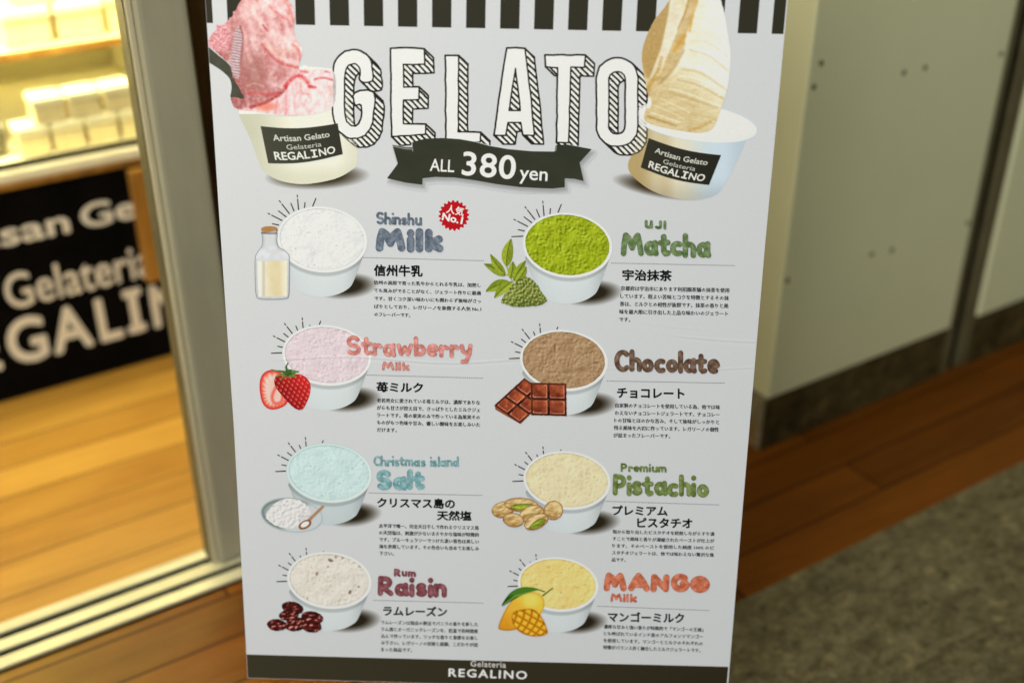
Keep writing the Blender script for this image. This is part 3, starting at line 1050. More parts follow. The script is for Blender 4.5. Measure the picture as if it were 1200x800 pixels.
def strawberries(root):
    p = Print()
    X, Y = grid(300, 368, 422, 484, 0.55)
    half = poly(X, Y, smooth_loop([(319, 433), (309, 437), (304.5, 447), (305, 462), (309, 474), (318, 479.5), (330, 477), (337, 470), (337, 452), (330, 437)], 5))
    r = ell(X, Y, 322, 459, 20, 25, -0.2)
    ang = np.arctan2(Y - 461, X - 324)
    c = mix((240, 190, 178), (226, 92, 76), sstep(-9, -2.5, half))
    c = mix(c, (198, 46, 42), sstep(-2.8, -0.4, half))
    c = mix(c, (250, 222, 210), (0.5 + 0.5 * np.sin(ang * 22)) * sstep(-14, -8, half) * sstep(-2, -5, half) * 0.6)
    core = poly(X, Y, smooth_loop([(325, 452), (319, 464), (322, 472), (330, 470), (331, 458)], 4))
    c = mix(c, (224, 96, 84), sstep(3.5, 0, np.abs(core)) * 0.9)
    p.fill(X, Y, half, c, 6)
    whole = poly(X, Y, smooth_loop([(322, 443), (330, 439), (343, 437.5), (356, 440), (363.5, 449), (363, 462), (357, 476), (352, 480), (344, 477), (333, 466), (323, 453)], 5))
    sh = np.clip(0.5 + (X - 343) / 40 - (Y - 455) / 60 + fbm(X / 10, Y / 10, 4) * 0.6, 0, 1)
    c = mix((132, 8, 14), (198, 30, 34), sh)
    sx, sy = (X + Y * 0.4) / 5.6, (Y - X * 0.3) / 5.2
    dot = np.hypot((sx % 1) - 0.5, ((sy + 0.5 * (np.floor(sx) % 2)) % 1) - 0.5)
    c = mix(c, (236, 170, 120), sstep(0.20, 0.08, dot) * 0.75)
    c = mix(c, (244, 150, 140), sstep(0.34, 0.22, np.hypot((sx % 1) - 0.25, ((sy + 0.5 * (np.floor(sx) % 2)) % 1) - 0.3)) * 0.35)
    p.fill(X, Y, whole, c, 7)
    for x, y in ((318, 433), (323, 441), (329, 445), (338, 442), (347, 441), (350, 435), (342, 433), (327, 434)):
        dd = poly(X, Y, [(336 + (y - 437) * 0.22, 436 - (x - 336) * 0.10 - 1.8), (x, y), (336 - (y - 437) * 0.22, 438.5 + (x - 336) * 0.10)])
        p.fill(X, Y, dd - 0.7, mix((58, 92, 34), (118, 158, 78), np.clip(fbm(X / 3, Y / 3, 5) + 0.5, 0, 1)), 8)
    p.fill(X, Y, np.minimum(seg(X, Y, (336.5, 437), (335.5, 429), 1.0, 0.8), seg(X, Y, (335.5, 429), (337.5, 425), 0.8, 0.6)), (66, 92, 44), 9)
    p.build('strawberries', root, 'printed red strawberry and a cut strawberry half')


def salt_plate(root):
    p = Print()
    X, Y = grid(302, 384, 576, 628, 0.6)
    e = ell(X, Y, 342, 603, 36.5, 20.0, 0.13)
    c = mix((150, 162, 164), (104, 120, 122), sstep(-6, -1, e) * sstep(20, -12, (X - 342) + (Y - 603)))
    c = mix(c, (206, 212, 216), sstep(-6, 12, (X - 342) + (Y - 606)) * 0.8)
    p.fill(X, Y, e, c, 6)
    p.fill(X, Y, np.abs(e + 0.8) - 0.5, (172, 182, 184), 7)
    hp = poly(X, Y, smooth_loop([(312, 607), (316, 595), (326, 587), (338, 583.5), (352, 586), (362, 594), (364, 604), (357, 613), (345, 618), (328, 617)], 5)) + 2.2 * fbm(X / 4, Y / 4, 12)
    g, h = bump(X, Y, 4.0, 31, 4, 0.8)
    c = mix((184, 186, 196), (240, 234, 230), np.clip(0.68 - g * 2.2 - 0.3 * sstep(336, 362, X) * sstep(590, 608, Y), 0, 1))
    p.fill(X, Y, hp, c, 8)
    sp_ = seg(X, Y, (378.5, 592.8), (361, 610), 1.5, 1.9)
    p.fill(X, Y, sp_, mix((146, 104, 70), (196, 158, 118), np.clip(0.5 + fbm(X / 3, Y / 3, 9), 0, 1)), 9)
    bw = ell(X, Y, 357.5, 614, 8.2, 4.8, -0.5)
    p.fill(X, Y, bw, mix((128, 84, 56), (176, 130, 98), sstep(0, -4, bw)), 10)
    sl = ell(X, Y, 357.5, 613.6, 5.2, 2.8, -0.5)
    p.fill(X, Y, sl, mix((226, 214, 208), (250, 246, 242), np.clip(0.5 + fbm(X / 2, Y / 2, 3), 0, 1)), 11)
    p.build('salt_plate', root, 'printed plate of white salt with a wooden spoon')


def raisins(root):
    p = Print()
    X, Y = grid(308, 384, 698, 746, 0.5)
    for k, (x, y, a, b, t_) in enumerate([(343, 711.5, 13, 7.2, 0.2), (338.5, 720, 11.5, 6.5, -0.1), (366, 723, 13, 7.5, 0.15), (324.5, 731.5, 11.5, 7.0, 0.1), (347, 730.5, 13.5, 8.0, -0.15), (365.5, 733, 11.5, 7.2, 0.1)]):
        w = 1.2 * fbm(X / 4, Y / 4, k, 2)
        e = ell(X, Y, x, y, a, b, t_) + w
        g, h = bump(X, Y, 4.2, 60 + k, 3, 0.7, t_, 1.7)
        c = mix((44, 12, 12), (122, 36, 32), np.clip(0.45 - g * 2.6 + h * 0.5, 0, 1))
        c = mix(c, (226, 150, 140), sstep(0.10, 0.20, -g + 0.10 * h) * 0.95)
        c = c * (1 - 0.55 * sstep(-2.2, 0, e))[..., None]
        p.fill(X, Y, e, c, 6 + k)
    p.build('raisins', root, 'printed heap of shiny dark red raisins')


def tea_leaves(root):
    p = Print()
    X, Y = grid(564, 646, 275, 362, 0.6)

    def leaf(base, tip, w, bend, lay, dark=(104, 118, 24), light=(176, 190, 62)):
        b_, t_ = np.array(base, float), np.array(tip, float)
        L = np.linalg.norm(t_ - b_); ax = (t_ - b_) / L; nx = np.array([-ax[1], ax[0]])
        u = ((X - b_[0]) * ax[0] + (Y - b_[1]) * ax[1]) / L
        v = ((X - b_[0]) * nx[0] + (Y - b_[1]) * nx[1]) - bend * np.sin(np.clip(u, 0, 1) * np.pi)
        prof = w * np.sin(np.clip(u, 0, 1) ** 0.8 * np.pi) ** 0.8
        d = np.maximum(np.abs(v) - prof, np.maximum(-u, u - 1) * L)
        c = mix(light, dark, np.clip(0.35 + 0.35 * (v > 0) + 0.5 * fbm(X / 6, Y / 6, lay) + 0.25 * np.cos(u * 30 + np.abs(v) * 1.2) * 0.3, 0, 1))
        c = mix(c, (74, 88, 22), sstep(0.9, 0.2, np.abs(v)) * 0.8)
        p.fill(X, Y, d, c, lay)
    stems = [((603, 335), (597, 322)), ((597, 322), (593.5, 311)), ((597, 322), (588, 322)), ((603, 335), (596, 331))]
    dd = 1e9
    for a, b in stems:
        dd = np.minimum(dd, seg(X, Y, a, b, 0.8))
    p.fill(X, Y, dd, (150, 165, 96), 6)
    leaf((593.5, 312), (599, 279.5), 6.6, -1.5, 7)
    leaf((592, 323), (567, 309), 5.0, 1.0, 8, (92, 108, 22), (158, 176, 58))
    leaf((592, 321), (574.5, 297.5), 4.6, -1.5, 9)
    leaf((598, 331), (569, 341.5), 6.2, 2.0, 7, (98, 116, 22), (170, 186, 62))
    leaf((600, 330), (579, 349), 5.5, 1.2, 8, (112, 128, 26), (182, 196, 70))
    leaf((598, 326), (601, 306), 5.0, 0.8, 9)
    leaf((602, 329), (616, 305), 5.0, -0.8, 10, (96, 114, 22), (164, 180, 56))
    leaf((604, 331), (617, 312), 4.6, 1.2, 11, (108, 124, 26), (176, 192, 64))
    pile = poly(X, Y, smooth_loop([(587, 353), (592, 344), (601, 334), (611, 325.5), (620, 325), (629, 333), (636, 344), (641, 351), (634, 357), (618, 359), (602, 359), (592, 356)], 5)) + 2.0 * fbm(X / 2.6, Y / 2.6, 4, 2)
    g, h = bump(X, Y, 2.6, 77, 3, 0.8)
    c = mix((72, 84, 30), (172, 180, 98), np.clip(0.48 - g * 2.0 - 0.25 * sstep(346, 358, Y) + 0.15 * sstep(612, 598, X), 0, 1))
    p.fill(X, Y, pile, c, 12)
    p.build('tea_leaves', root, 'printed fresh green tea leaves and a heap of matcha')


def choc_bar(root):
    p = Print()
    X, Y = grid(576, 668, 440, 500, 0.6)

    def block(c0, ex, ey, nx, ny, lay, dark):
        c0, ex, ey = np.array(c0, float), np.array(ex, float), np.array(ey, float)
        M = np.linalg.inv(np.stack([ex, ey], 1))
        u = M[0, 0] * (X - c0[0]) + M[0, 1] * (Y - c0[1]); v = M[1, 0] * (X - c0[0]) + M[1, 1] * (Y - c0[1])
        Lx, Ly = np.linalg.norm(ex), np.linalg.norm(ey)
        d = np.maximum(np.maximum(-u, u - nx) * Lx, np.maximum(-v, v - ny) * Ly) + 0.8 * fbm(X / 3, Y / 3, lay, 2)
        fu, fv = u % 1, v % 1
        e = np.minimum(np.minimum(fu, 1 - fu) * Lx, np.minimum(fv, 1 - fv) * Ly)
        col = mix((88, 34, 20), (172, 88, 54), np.clip(0.42 + 1.3 * fbm(X / 7, Y / 7, lay + 3) + 0.6 * (0.5 - fv) + 0.3 * (fu - 0.5), 0, 1))
        col = mix(col, (36, 12, 8), sstep(1.9, 0.9, e) * np.where(fv > 0.5, 1.0, 0.65))
        lit = sstep(3.2, 2.2, e) * sstep(1.4, 2.0, e)
        col = mix(col, (214, 150, 124), lit * np.where((fv > 0.72) | (fu > 0.78), 0.85, 0.12) * np.clip(0.7 + 1.4 * fbm(X / 5, Y / 5, lay + 21), 0.2, 1))
        col = mix(col, (226, 168, 134), sstep(0.18, 0.34, fbm(X / 5, Y / 3, lay + 8)) * 0.45)
        p.fill(X, Y, d - 0.8, mix((84, 36, 20), (164, 92, 60), np.clip(0.4 + 1.3 * fbm(X / 3, Y / 3, lay + 5), 0, 1)), lay)
        p.fill(X, Y, d, np.clip(col * dark, 0, 255), lay + 1)
    # the slanted piece behind, its edge, and the upright piece in front
    d = poly(X, Y, [(580, 475), (580.5, 479.5), (610, 496.5), (622.5, 484), (622, 478), (610.5, 489)])
    p.fill(X, Y, d, mix((168, 96, 64), (120, 58, 36), np.clip(0.5 + fbm(X / 4, Y / 3, 3), 0, 1)), 6)
    block((614.5, 443.5), (14.6, 10.2), (-11.5, 10.4), 2, 3, 7, 1.2)
    block((622.5, 448.5), (20.2, 0.6), (0.2, 18.4), 2, 2, 9, 1.12)
    p.build('chocolate_bar', root, 'printed broken blocks of brown chocolate')


def pistachios(root):
    p = Print()
    X, Y = grid(572, 664, 578, 626, 0.55)
    nuts = [(589.5, 596.5, 13.5, 9.5, -0.25, 0), (611, 591, 20, 8.5, 0.08, 1), (648.5, 597.5, 11.2, 11.5, 0.5, 0), (623, 601, 15, 9.5, -0.35, 0), (601.5, 608.5, 12.5, 8.2, 0.15, 0), (628.5, 610.5, 15, 8.6, -0.42, 1)]
    for k, (x, y, a, b, t_, opn) in enumerate(nuts):
        e = ell(X, Y, x, y, a, b, t_) + 0.9 * fbm(X / 6, Y / 6, k, 2)
        rx = ((X - x) * math.cos(t_) + (Y - y) * math.sin(t_)) / a
        ry = (-(X - x) * math.sin(t_) + (Y - y) * math.cos(t_)) / b
        g, h = bump(X, Y, 5, 80 + k, 3, 0.8, t_, 2.4)
        c = mix((150, 108, 56), (232, 206, 150), np.clip(0.62 - ry * 0.42 - g * 1.6 + h * 0.7, 0, 1))
        c = mix(c, (120, 74, 34), sstep(-2.2, 0.2, e) * 0.75)
        c = mix(c, (148, 94, 46), sstep(0.16, 0.3, fbm(X / 5, Y / 4, k + 30)) * 0.5)
        p.fill(X, Y, e, c, 6 + 2 * k)
        if opn:
            s_ = ell(X, Y, x + (2 if k == 1 else 1.5), y + (2.2 if k == 1 else 2.4), a * 0.72, b * 0.46, t_ - 0.12)
            c = mix((88, 118, 30), (176, 192, 60), np.clip(0.5 - g * 2 + h, 0, 1))
            c = mix(c, (86, 60, 30), sstep(-1.5, 0.2, s_))
            p.fill(X, Y, s_, c, 7 + 2 * k)
    p.build('pistachios', root, 'printed pistachio nuts in beige shells, two of them split open')


def mangoes(root):
    p = Print()
    X, Y = grid(580, 652, 682, 748, 0.55)
    m1 = poly(X, Y, smooth_loop([(584, 733), (588, 722), (595, 709), (606, 697), (620, 693), (632, 695), (638, 704), (636, 715), (628, 726), (614, 734), (598, 738), (586, 737)], 5))
    c = mix((246, 200, 72), (214, 146, 32), np.clip(0.35 + (Y - 712) / 50 - (X - 612) / 110 + 0.5 * fbm(X / 12, Y / 12, 5), 0, 1))
    c = mix(c, (250, 222, 120), sstep(14, 3, np.hypot(X - 622, Y - 703)) * 0.6)
    c = c * (1 - 0.18 * sstep(-3, 0, m1))[..., None]
    p.fill(X, Y, m1, c, 6)
    m2 = poly(X, Y, smooth_loop([(600, 724), (602, 717), (610, 714), (622, 713), (629, 716.5), (636, 725), (640, 735), (641, 741), (634, 744), (622, 744), (611, 740), (603, 733)], 5))
    u = ((X - 620) * 0.86 + (Y - 728) * 0.42 + 0.015 * (Y - 728) ** 2) / 7.6; v = (-(X - 620) * 0.5 + (Y - 728) * 0.86) / 7.2
    fu, fv = u % 1, v % 1
    e = np.minimum(np.minimum(fu, 1 - fu), np.minimum(fv, 1 - fv))
    c = mix((176, 108, 14), (236, 172, 36), sstep(0.05, 0.2, e))
    c = mix(c, (250, 208, 92), sstep(0.22, 0.4, e) * np.where(fv < 0.55, 0.75, 0.25))
    c = c * (1 - 0.2 * sstep(-2.5, 0, m2))[..., None]
    p.fill(X, Y, m2 - 0.7, (206, 134, 24), 7)
    p.fill(X, Y, m2, c, 8)
    lf = poly(X, Y, smooth_loop([(588, 709.5), (592, 701), (600, 692), (612, 687.2), (624, 687.6), (632, 690), (622, 693), (611, 697), (600, 703)], 5))
    mid = poly(X, Y, [(588, 709), (604, 697), (634, 690), (604, 698)])
    c = mix((70, 120, 34), (36, 78, 24), np.clip(0.4 + 0.03 * (Y - 697) * 6 + fbm(X / 8, Y / 5, 7), 0, 1))
    c = mix(c, (128, 160, 72), sstep(1.0, 0.2, np.abs(mid)) * 0.8)
    p.fill(X, Y, lf, c, 9)
    st = np.minimum(seg(X, Y, (631, 690), (638, 692.5), 0.7), seg(X, Y, (636, 697), (647.5, 688.5), 0.9, 0.7))
    p.fill(X, Y, st, (86, 104, 40), 10)
    p.build('mangoes', root, 'printed yellow mango with a leaf and a cube cut mango half')


flavour(377.5, 280.5, 53.2, 38.8, 348, simple_tex((224, 225, 227), (196, 198, 201), (244, 245, 246), 4.2, 0.42, 3), 'printed cup of white milk gelato', milk_bottle, ray=9.5)
flavour(383, 416, 52.6, 35.6, 480.5, simple_tex((220, 204, 212), (190, 168, 178), (238, 228, 234), 3.6, 0.5, 11, ((190, 150, 160), 0.24, 5)), 'printed cup of pale pink strawberry milk gelato', strawberries)
flavour(385.6, 553.6, 50.6, 35.0, 614.5, simple_tex((198, 220, 222), (172, 200, 204), (220, 236, 236), 3.8, 0.5, 21), 'printed cup of pale blue salt gelato', salt_plate, cupcol=((164, 178, 184), (198, 208, 212)), rim=(212, 228, 230))
flavour(386, 679.2, 49.9, 33.4, 738.5, simple_tex((222, 216, 208), (192, 184, 174), (240, 236, 230), 3.4, 0.5, 31, ((176, 158, 150), 0.24, 5), [(387.5, 655.8, 3.4, 1.9, (112, 88, 90)), (371.5, 671.5, 1.7, 2.4, (140, 112, 100)), (420, 686.6, 1.8, 1.1, (128, 84, 88)), (410.2, 693, 1.8, 2.5, (112, 76, 80)), (384.6, 663.4, 1.0, 1.0, (120, 96, 92)), (393.5, 652.0, 1.6, 2.0, (160, 130, 112)), (401.5, 653.0, 1.6, 1.6, (168, 140, 118)), (421.5, 663, 2, 1.6, (180, 160, 150)), (360, 700, 1.3, 1.3, (160, 144, 132))]), 'printed cup of cream rum raisin gelato with dark flecks', raisins, ray=20.0)
flavour(665, 287.2, 52.8, 38.2, 356, simple_tex((154, 170, 24), (96, 112, 10), (188, 202, 62), 3.3, 0.85, 41), 'printed cup of bright green matcha gelato', tea_leaves, ray=9.5)
flavour(660.8, 422, 51.8, 36.0, 486.5, simple_tex((170, 138, 104), (116, 84, 56), (200, 172, 140), 3.4, 0.6, 51), 'printed cup of brown chocolate gelato', choc_bar)
flavour(664.4, 562.4, 51.4, 34.5, 624.5, simple_tex((226, 214, 176), (190, 172, 126), (238, 230, 202), 4.2, 0.4, 61), 'printed cup of pale beige pistachio gelato', pistachios, ray=20.0)
flavour(654, 684, 47.7, 32.2, 740.5, simple_tex((238, 210, 132), (206, 172, 92), (250, 230, 170), 6.5, 0.6, 71, ((222, 168, 50), 0.30, 7)), 'printed cup of yellow mango gelato', mangoes, ray=20.0)


# ---- the two big cups at the top -----------------------------------
def zz(x0, sc):
    return lambda pts: np.array([(x0 + x / sc, y / sc) for x, y in pts])


def cup_label(parent, quad, lines, lay, name='cup_label', shade=(48, 48, 40)):
    q = [np.array(c, float) for c in quad]                 # TL TR BR BL

    def uv(u, v):
        return (q[0] * (1 - u)[:, None] + q[1] * u[:, None]) * (1 - v)[:, None] + (q[3] * (1 - u)[:, None] + q[2] * u[:, None]) * v[:, None]
    n_ = 14
    p = Print()
    u = np.tile(np.linspace(0, 1, n_), n_); v = np.repeat(np.linspace(0, 1, n_), n_)
    xy = uv(u, v + 0.10 * np.sin(u * np.pi) * 1.0 - 0.05)
    idx = np.arange(n_ * n_).reshape(n_, n_)
    f = [(int(idx[i + 1, j]), int(idx[i + 1, j + 1]), int(idx[i, j + 1]), int(idx[i, j])) for i in range(n_ - 1) for j in range(n_ - 1)]
    p._add(xy, lay * LAY, mix(shade, np.array(shade) * 0.72, u), f)
    lb = p.build(name, parent)
    p = Print()
    for body, u0, u1, vb, hh, bold, col in lines:
        tv, tf = text_geo(body, bold, 3)
        a, b = tv[:, 0].min(), tv[:, 0].max()
        U = u0 + (tv[:, 0] - a) / (b - a) * (u1 - u0)
        Vv = vb - tv[:, 1] / 0.73 * hh + 0.10 * np.sin(U * np.pi) - 0.05
        if body == 'I':                                   # the capital I of this typeface has bars
            for va, vb_ in ((vb + 0.005, vb - 0.04), (vb - hh + 0.04, vb - hh - 0.005)):
                q4 = uv(np.array([u0 - 0.028, u1 + 0.028, u1 + 0.028, u0 - 0.028]), np.array([va, va, vb_, vb_]) + 0.045)
                p._add(q4, (lay + 1.7) * LAY, np.tile(np.array(col, float), (4, 1)), [(0, 1, 2, 3)])
        p._add(uv(U, Vv), (lay + 1) * LAY + pass_lift(len(tv), bold), np.tile(np.array(col, float), (len(tv), 1)), tf)
    p.build('label_lettering', lb)


LINES = [('Artisan Gelato', 0.13, 0.87, 0.37, 0.18, 0.014, (206, 206, 196)), ('Gelateria', 0.28, 0.74, 0.61, 0.15, 0.0, (196, 196, 186)), ('REGAL', 0.10, 0.565, 0.90, 0.23, 0.02, (222, 222, 214)), ('I', 0.615, 0.64, 0.90, 0.23, 0.014, (222, 222, 214)), ('NO', 0.69, 0.91, 0.90, 0.23, 0.02, (222, 222, 214))]

# pink gelato cup
L7 = zz(230, 3.335)
p = Print()
X, Y = grid(290, 440, 178, 235, 1.1)
u = (X - 372) / 60; v = (Y - 207 + (X - 372) * 0.03) / 15
p.soft(X, Y, np.clip(1.25 - 1.15 * (u * u + v * v) ** 0.9, 0, 1) ** 1.1 * 0.97, (44, 34, 18), 1)
pk = p.build('pink_gelato_picture', board, 'large printed cup heaped with pink gelato at the left of the title')
p = Print()
X, Y = grid(268, 424, 76, 222, 0.8)
body = L7([(160, 425), (230, 445), (380, 455), (520, 420), (560, 330), (600, 420), (628, 560), (628, 640), (600, 670), (540, 700), (440, 719), (370, 716), (310, 700), (262, 668), (247, 640), (210, 540)])
d = poly(X, Y, smooth_loop(body, 3))
c = mix((186, 186, 164), (232, 230, 216), np.clip(0.15 + sstep(285, 360, X) * 0.9 - sstep(385, 420, X) * 0.45 + 0.1 * fbm(X / 20, Y / 20, 3), 0, 1))
c = mix(c, (200, 200, 176), sstep(185, 210, Y) * 0.6)
p.fill(X, Y, d, c, 2)
rimp = poly(X, Y, smooth_loop(L7([(395, 268), (440, 262), (500, 266), (545, 274), (560, 300), (540, 420), (400, 452), (250, 446), (165, 430)]), 3))
p.fill(X, Y, rimp, (232, 230, 222), 3)
p.build('paper_cup', pk)
p = Print()
X, Y = grid(240, 400, -42, 140, 0.7)
pd = poly(X, Y, smooth_loop([(236 + x / 5.52, y / 5.52) for x, y in [(30, 300), (110, 360), (185, 425), (215, 510), (262, 590), (280, 645), (192, 640), (196, 570), (182, 508), (120, 450), (30, 385)]], 3))
pd = np.maximum(pd, xl(Y) + 0.4 - X)
p.fill(X, Y, pd, mix((84, 84, 72), (58, 58, 48), np.clip(0.5 + fbm(X / 9, Y / 9, 4), 0, 1)), 4)
p.build('gelato_paddle', pk, 'printed dark grey serving paddle')
p = Print()
Z5 = lambda pts: [(236 + x / 5.52, y / 5.52) for x, y in pts]


def streak(X, Y, c, pts, w, col, k=0.9, wob=1.2, seed=1):
    """one painted stroke of the printed picture"""
    q = smooth_open(pts, 5)
    D = np.full(X.shape, 1e3)
    Xw, Yw = X + wob * fbm(X / 5, Y / 5, seed), Y + wob * fbm(X / 5, Y / 5, seed + 1)
    for i in range(len(q) - 1):
        D = np.minimum(D, seg(Xw, Yw, q[i], q[i + 1], 0.0))
    al = sstep(0, 1, np.clip(1 - D / (w * 1.6), 0, 1)) * np.clip(0.75 + 1.3 * fbm(X / 4, Y / 4, seed + 7), 0.15, 1.0)
    return mix(c, col, al * k)


def smooth_open(pts, n=5):
    p = np.asarray(pts, float)
    p = np.concatenate([[2 * p[0] - p[1]], p, [2 * p[-1] - p[-2]]]); out = []
    for i in range(1, len(p) - 2):
        a, b, c, d = p[i - 1:i + 3]
        for k in range(n):
            t = k / n
            out.append(0.5 * ((2 * b) + (-a + c) * t + (2 * a - 5 * b + 4 * c - d) * t * t + (-a + 3 * b - 3 * c + d) * t ** 3))
    return np.array(out + [p[-2]])


gp = Z5([(300, -200), (270, -60), (265, -10), (240, 30), (215, 80), (170, 135), (150, 160), (105, 165), (95, 195), (60, 235), (44, 290), (70, 310), (110, 350), (185, 420), (205, 500), (240, 560), (262, 600), (276, 640), (215, 630), (192, 640), (205, 685), (250, 712), (330, 720), (450, 738), (580, 748), (720, 740), (850, 690), (870, 560), (850, 460), (760, 452), (680, 448), (632, 450), (634, 410), (655, 340), (645, 300), (610, 250), (598, 180), (606, 110), (590, 40), (545, -30), (500, -190)])
X, Y = grid(242, 396, -42, 140, 0.6)
d = poly(X, Y, smooth_loop(gp, 3))
d = d + fbm(X / 4.2, Y / 4.2, 9, 3) * np.where((X < 275) & (Y < 62), 5.5, 2.0)
d = np.maximum(d, xl(Y) + 0.6 - X)
g, h = bump(X, Y, 9, 91, 5, 0.9, 0.85, 2.4)
g2, h2 = bump(X, Y, 4.5, 95, 4, 0.8)
zx, zy = (X - 236) * 5.52, Y * 5.52
big = np.clip(0.62 + (zx - 400) / 620 - (zy - 260) / 900, 0, 1)
c = mix((168, 98, 98), (240, 198, 200), big)
gb, hb = bump(X, Y, 17, 191, 3, 2.0, 0.9, 2.2)
c = np.where((gb > 0)[..., None], mix(c, (178, 92, 92), np.clip(gb * 3.0, 0, 0.8)), mix(c, (254, 232, 232), np.clip(-gb * 3.0, 0, 0.85)))
t_ = np.clip(0.5 - 1.2 * g - 0.45 * g2 + 0.3 * h, 0, 1)
c = np.where((t_ < 0.5)[..., None], mix(c * (0.86, 0.74, 0.75), c, t_ * 2), mix(c, c * 0.35 + np.array((250, 226, 226)) * 0.65, t_ * 2 - 1))
# crumbly left edge, shaded hollow, and the looser scoop in the cup
lf = sstep(205, 160, zx) * sstep(360, 300, zy)
c = mix(c, mix((196, 96, 108), (246, 214, 216), np.clip(0.5 + 1.9 * fbm(X / 2.6, Y / 2.6, 33, 3), 0, 1)), lf * 0.85)
c = mix(c, mix((150, 98, 92), (186, 128, 122), np.clip(0.5 + 1.6 * fbm(X / 6, Y / 5, 37, 3), 0, 1)), sstep(1.0, 0.45, np.hypot((zx - 330) / 120, (zy - 480) / 180)) * 0.7)
low = sstep(-2, 2, poly(X, Y, Z5([(-100, -300), (632, -300), (632, 450), (600, 500), (540, 580), (420, 650), (330, 690), (200, 720), (-100, 800)])))
lc = mix((228, 166, 170), (240, 224, 226), np.clip(0.60 + 1.7 * fbm(X / 5, Y / 7, 44, 4) + 0.25 * sstep(560, 760, zx), 0, 1))
c = mix(c, lc, low * 0.95)
c = mix(c, (232, 128, 108), sstep(1.0, 0.2, np.hypot((zx - 420) / 110, (zy - 690) / 45)) * 0.85)
for pts, w, col, k in [
        ([(330, 70), (400, 170), (500, 230), (600, 300)], 3.6, (250, 224, 222), 0.75), ([(260, 60), (300, 150), (340, 220), (350, 280)], 4.0, (244, 208, 208), 0.6),
        ([(390, 285), (450, 360), (520, 410), (630, 440)], 2.0, (196, 84, 82), 0.85), ([(410, 265), (480, 350), (560, 395), (636, 415)], 2.6, (246, 210, 204), 0.6),
        ([(400, 165), (418, 190), (430, 200)], 1.5, (176, 62, 66), 0.9), ([(440, 40), (520, 110), (560, 130)], 2.0, (206, 104, 100), 0.7), ([(470, 60), (540, 85), (590, 150)], 2.2, (250, 220, 218), 0.6),
        ([(530, -20), (570, 60), (600, 150)], 1.8, (210, 110, 108), 0.6), ([(590, 290), (630, 330), (640, 400)], 2.2, (204, 96, 92), 0.75),
        ([(270, 190), (285, 260), (300, 340), (320, 400)], 3.2, (232, 186, 184), 0.6), ([(250, 170), (268, 240), (262, 330), (250, 420)], 1.5, (132, 80, 80), 0.8),
        ([(300, 605), (360, 600), (430, 615), (500, 600)], 2.2, (200, 76, 74), 0.8), ([(290, 560), (340, 540), (400, 560)], 1.4, (220, 170, 162), 0.7),
        ([(320, 695), (430, 655), (530, 590), (560, 545)], 2.3, (150, 40, 42), 0.95), ([(540, 560), (600, 500), (650, 495), (690, 540), (700, 560)], 2.6, (206, 52, 58), 0.9),
        ([(640, 465), (690, 468)], 1.6, (206, 70, 76), 0.8), ([(700, 562), (735, 566)], 1.9, (200, 48, 62), 0.9), ([(730, 515), (790, 505), (850, 520)], 1.5, (206, 70, 84), 0.85), ([(800, 465), (830, 470)], 1.3, (196, 60, 80), 0.8),
        ([(490, 640), (485, 690), (480, 730)], 1.6, (222, 128, 130), 0.7), ([(545, 620), (550, 690), (545, 740)], 1.8, (224, 130, 136), 0.7), ([(620, 600), (600, 660), (605, 720)], 1.6, (230, 150, 156), 0.6),
        ([(570, 560), (585, 640), (590, 735)], 2.4, (248, 226, 228), 0.7), ([(640, 540), (650, 600), (690, 610)], 1.6, (228, 132, 128), 0.7), ([(830, 560), (845, 620)], 2.4, (228, 140, 136), 0.6),
        ([(590, 130), (610, 160), (600, 220)], 1.8, (216, 120, 116), 0.5), ([(440, 300), (520, 330), (600, 330)], 3.0, (224, 178, 160), 0.5)]:
    c = streak(X, Y, c, Z5(pts), w, col, k)
sw = poly(X, Y, smooth_loop(Z5([(225, 180), (250, 190), (266, 250), (258, 330), (250, 400), (252, 470), (240, 520), (205, 490), (186, 440), (190, 350), (205, 250)]), 4))
stri = np.clip(0.5 + 0.5 * np.sin(Y * 1.9 - X * 0.35 + 6 * fbm(X / 7, Y / 7, 2)) + 0.8 * fbm(X / 3, Y / 3, 8), 0, 1)
c = mix(c, mix((152, 118, 122), (214, 198, 206), stri), sstep(1.2, -2.0, sw) * 0.9)
p.fill(X, Y, d, c, 5)
p.build('gelato', pk)
cup_label(pk, [(305.8, 150), (396, 146.5), (402, 182.5), (314.8, 193.5)], LINES, 6, shade=(66, 66, 54))

# cream gelato cup
R1 = zz(700, 3.2)
p = Print()
X, Y = grid(712, 850, 190, 240, 1.1)
u = (X - 775) / 56; v = (Y - 219 - (X - 775) * 0.16) / 13
p.soft(X, Y, np.clip(1.25 - 1.15 * (u * u + v * v) ** 0.9, 0, 1) ** 1.1 * 0.97, (48, 36, 20), 1)
cr = p.build('cream_gelato_picture', board, 'large printed cup with a tall swirl of cream gelato at the right of the title')
p = Print()
X, Y = grid(732, 892, 118, 238, 0.8)
d = poly(X, Y, smooth_loop(R1([(180, 440), (300, 480), (450, 510), (560, 505), (556, 530), (530, 590), (490, 670), (462, 716), (430, 738), (380, 747), (320, 747), (250, 733), (190, 707), (140, 668), (118, 640), (117, 605), (140, 560)]), 3))
k_ = np.clip((X - 740) / 130, 0, 1)
c = mix((178, 156, 108), (222, 214, 190), sstep(0.05, 0.32, k_))
c = mix(c, (176, 150, 96), sstep(0.12, 0.0, np.abs(k_ - 0.30)) * 0.35)
c = mix(c, (198, 214, 226), sstep(0.40, 0.75, k_))
c = mix(c, (176, 192, 204), sstep(0.8, 1.0, k_) * 0.7)
c = c * (1 - 0.13 * sstep(205, 235, Y))[..., None]
p.fill(X, Y, d, c, 2)
e = ell(X, Y, 815, 143.5, 73, 22.0, 0.145)
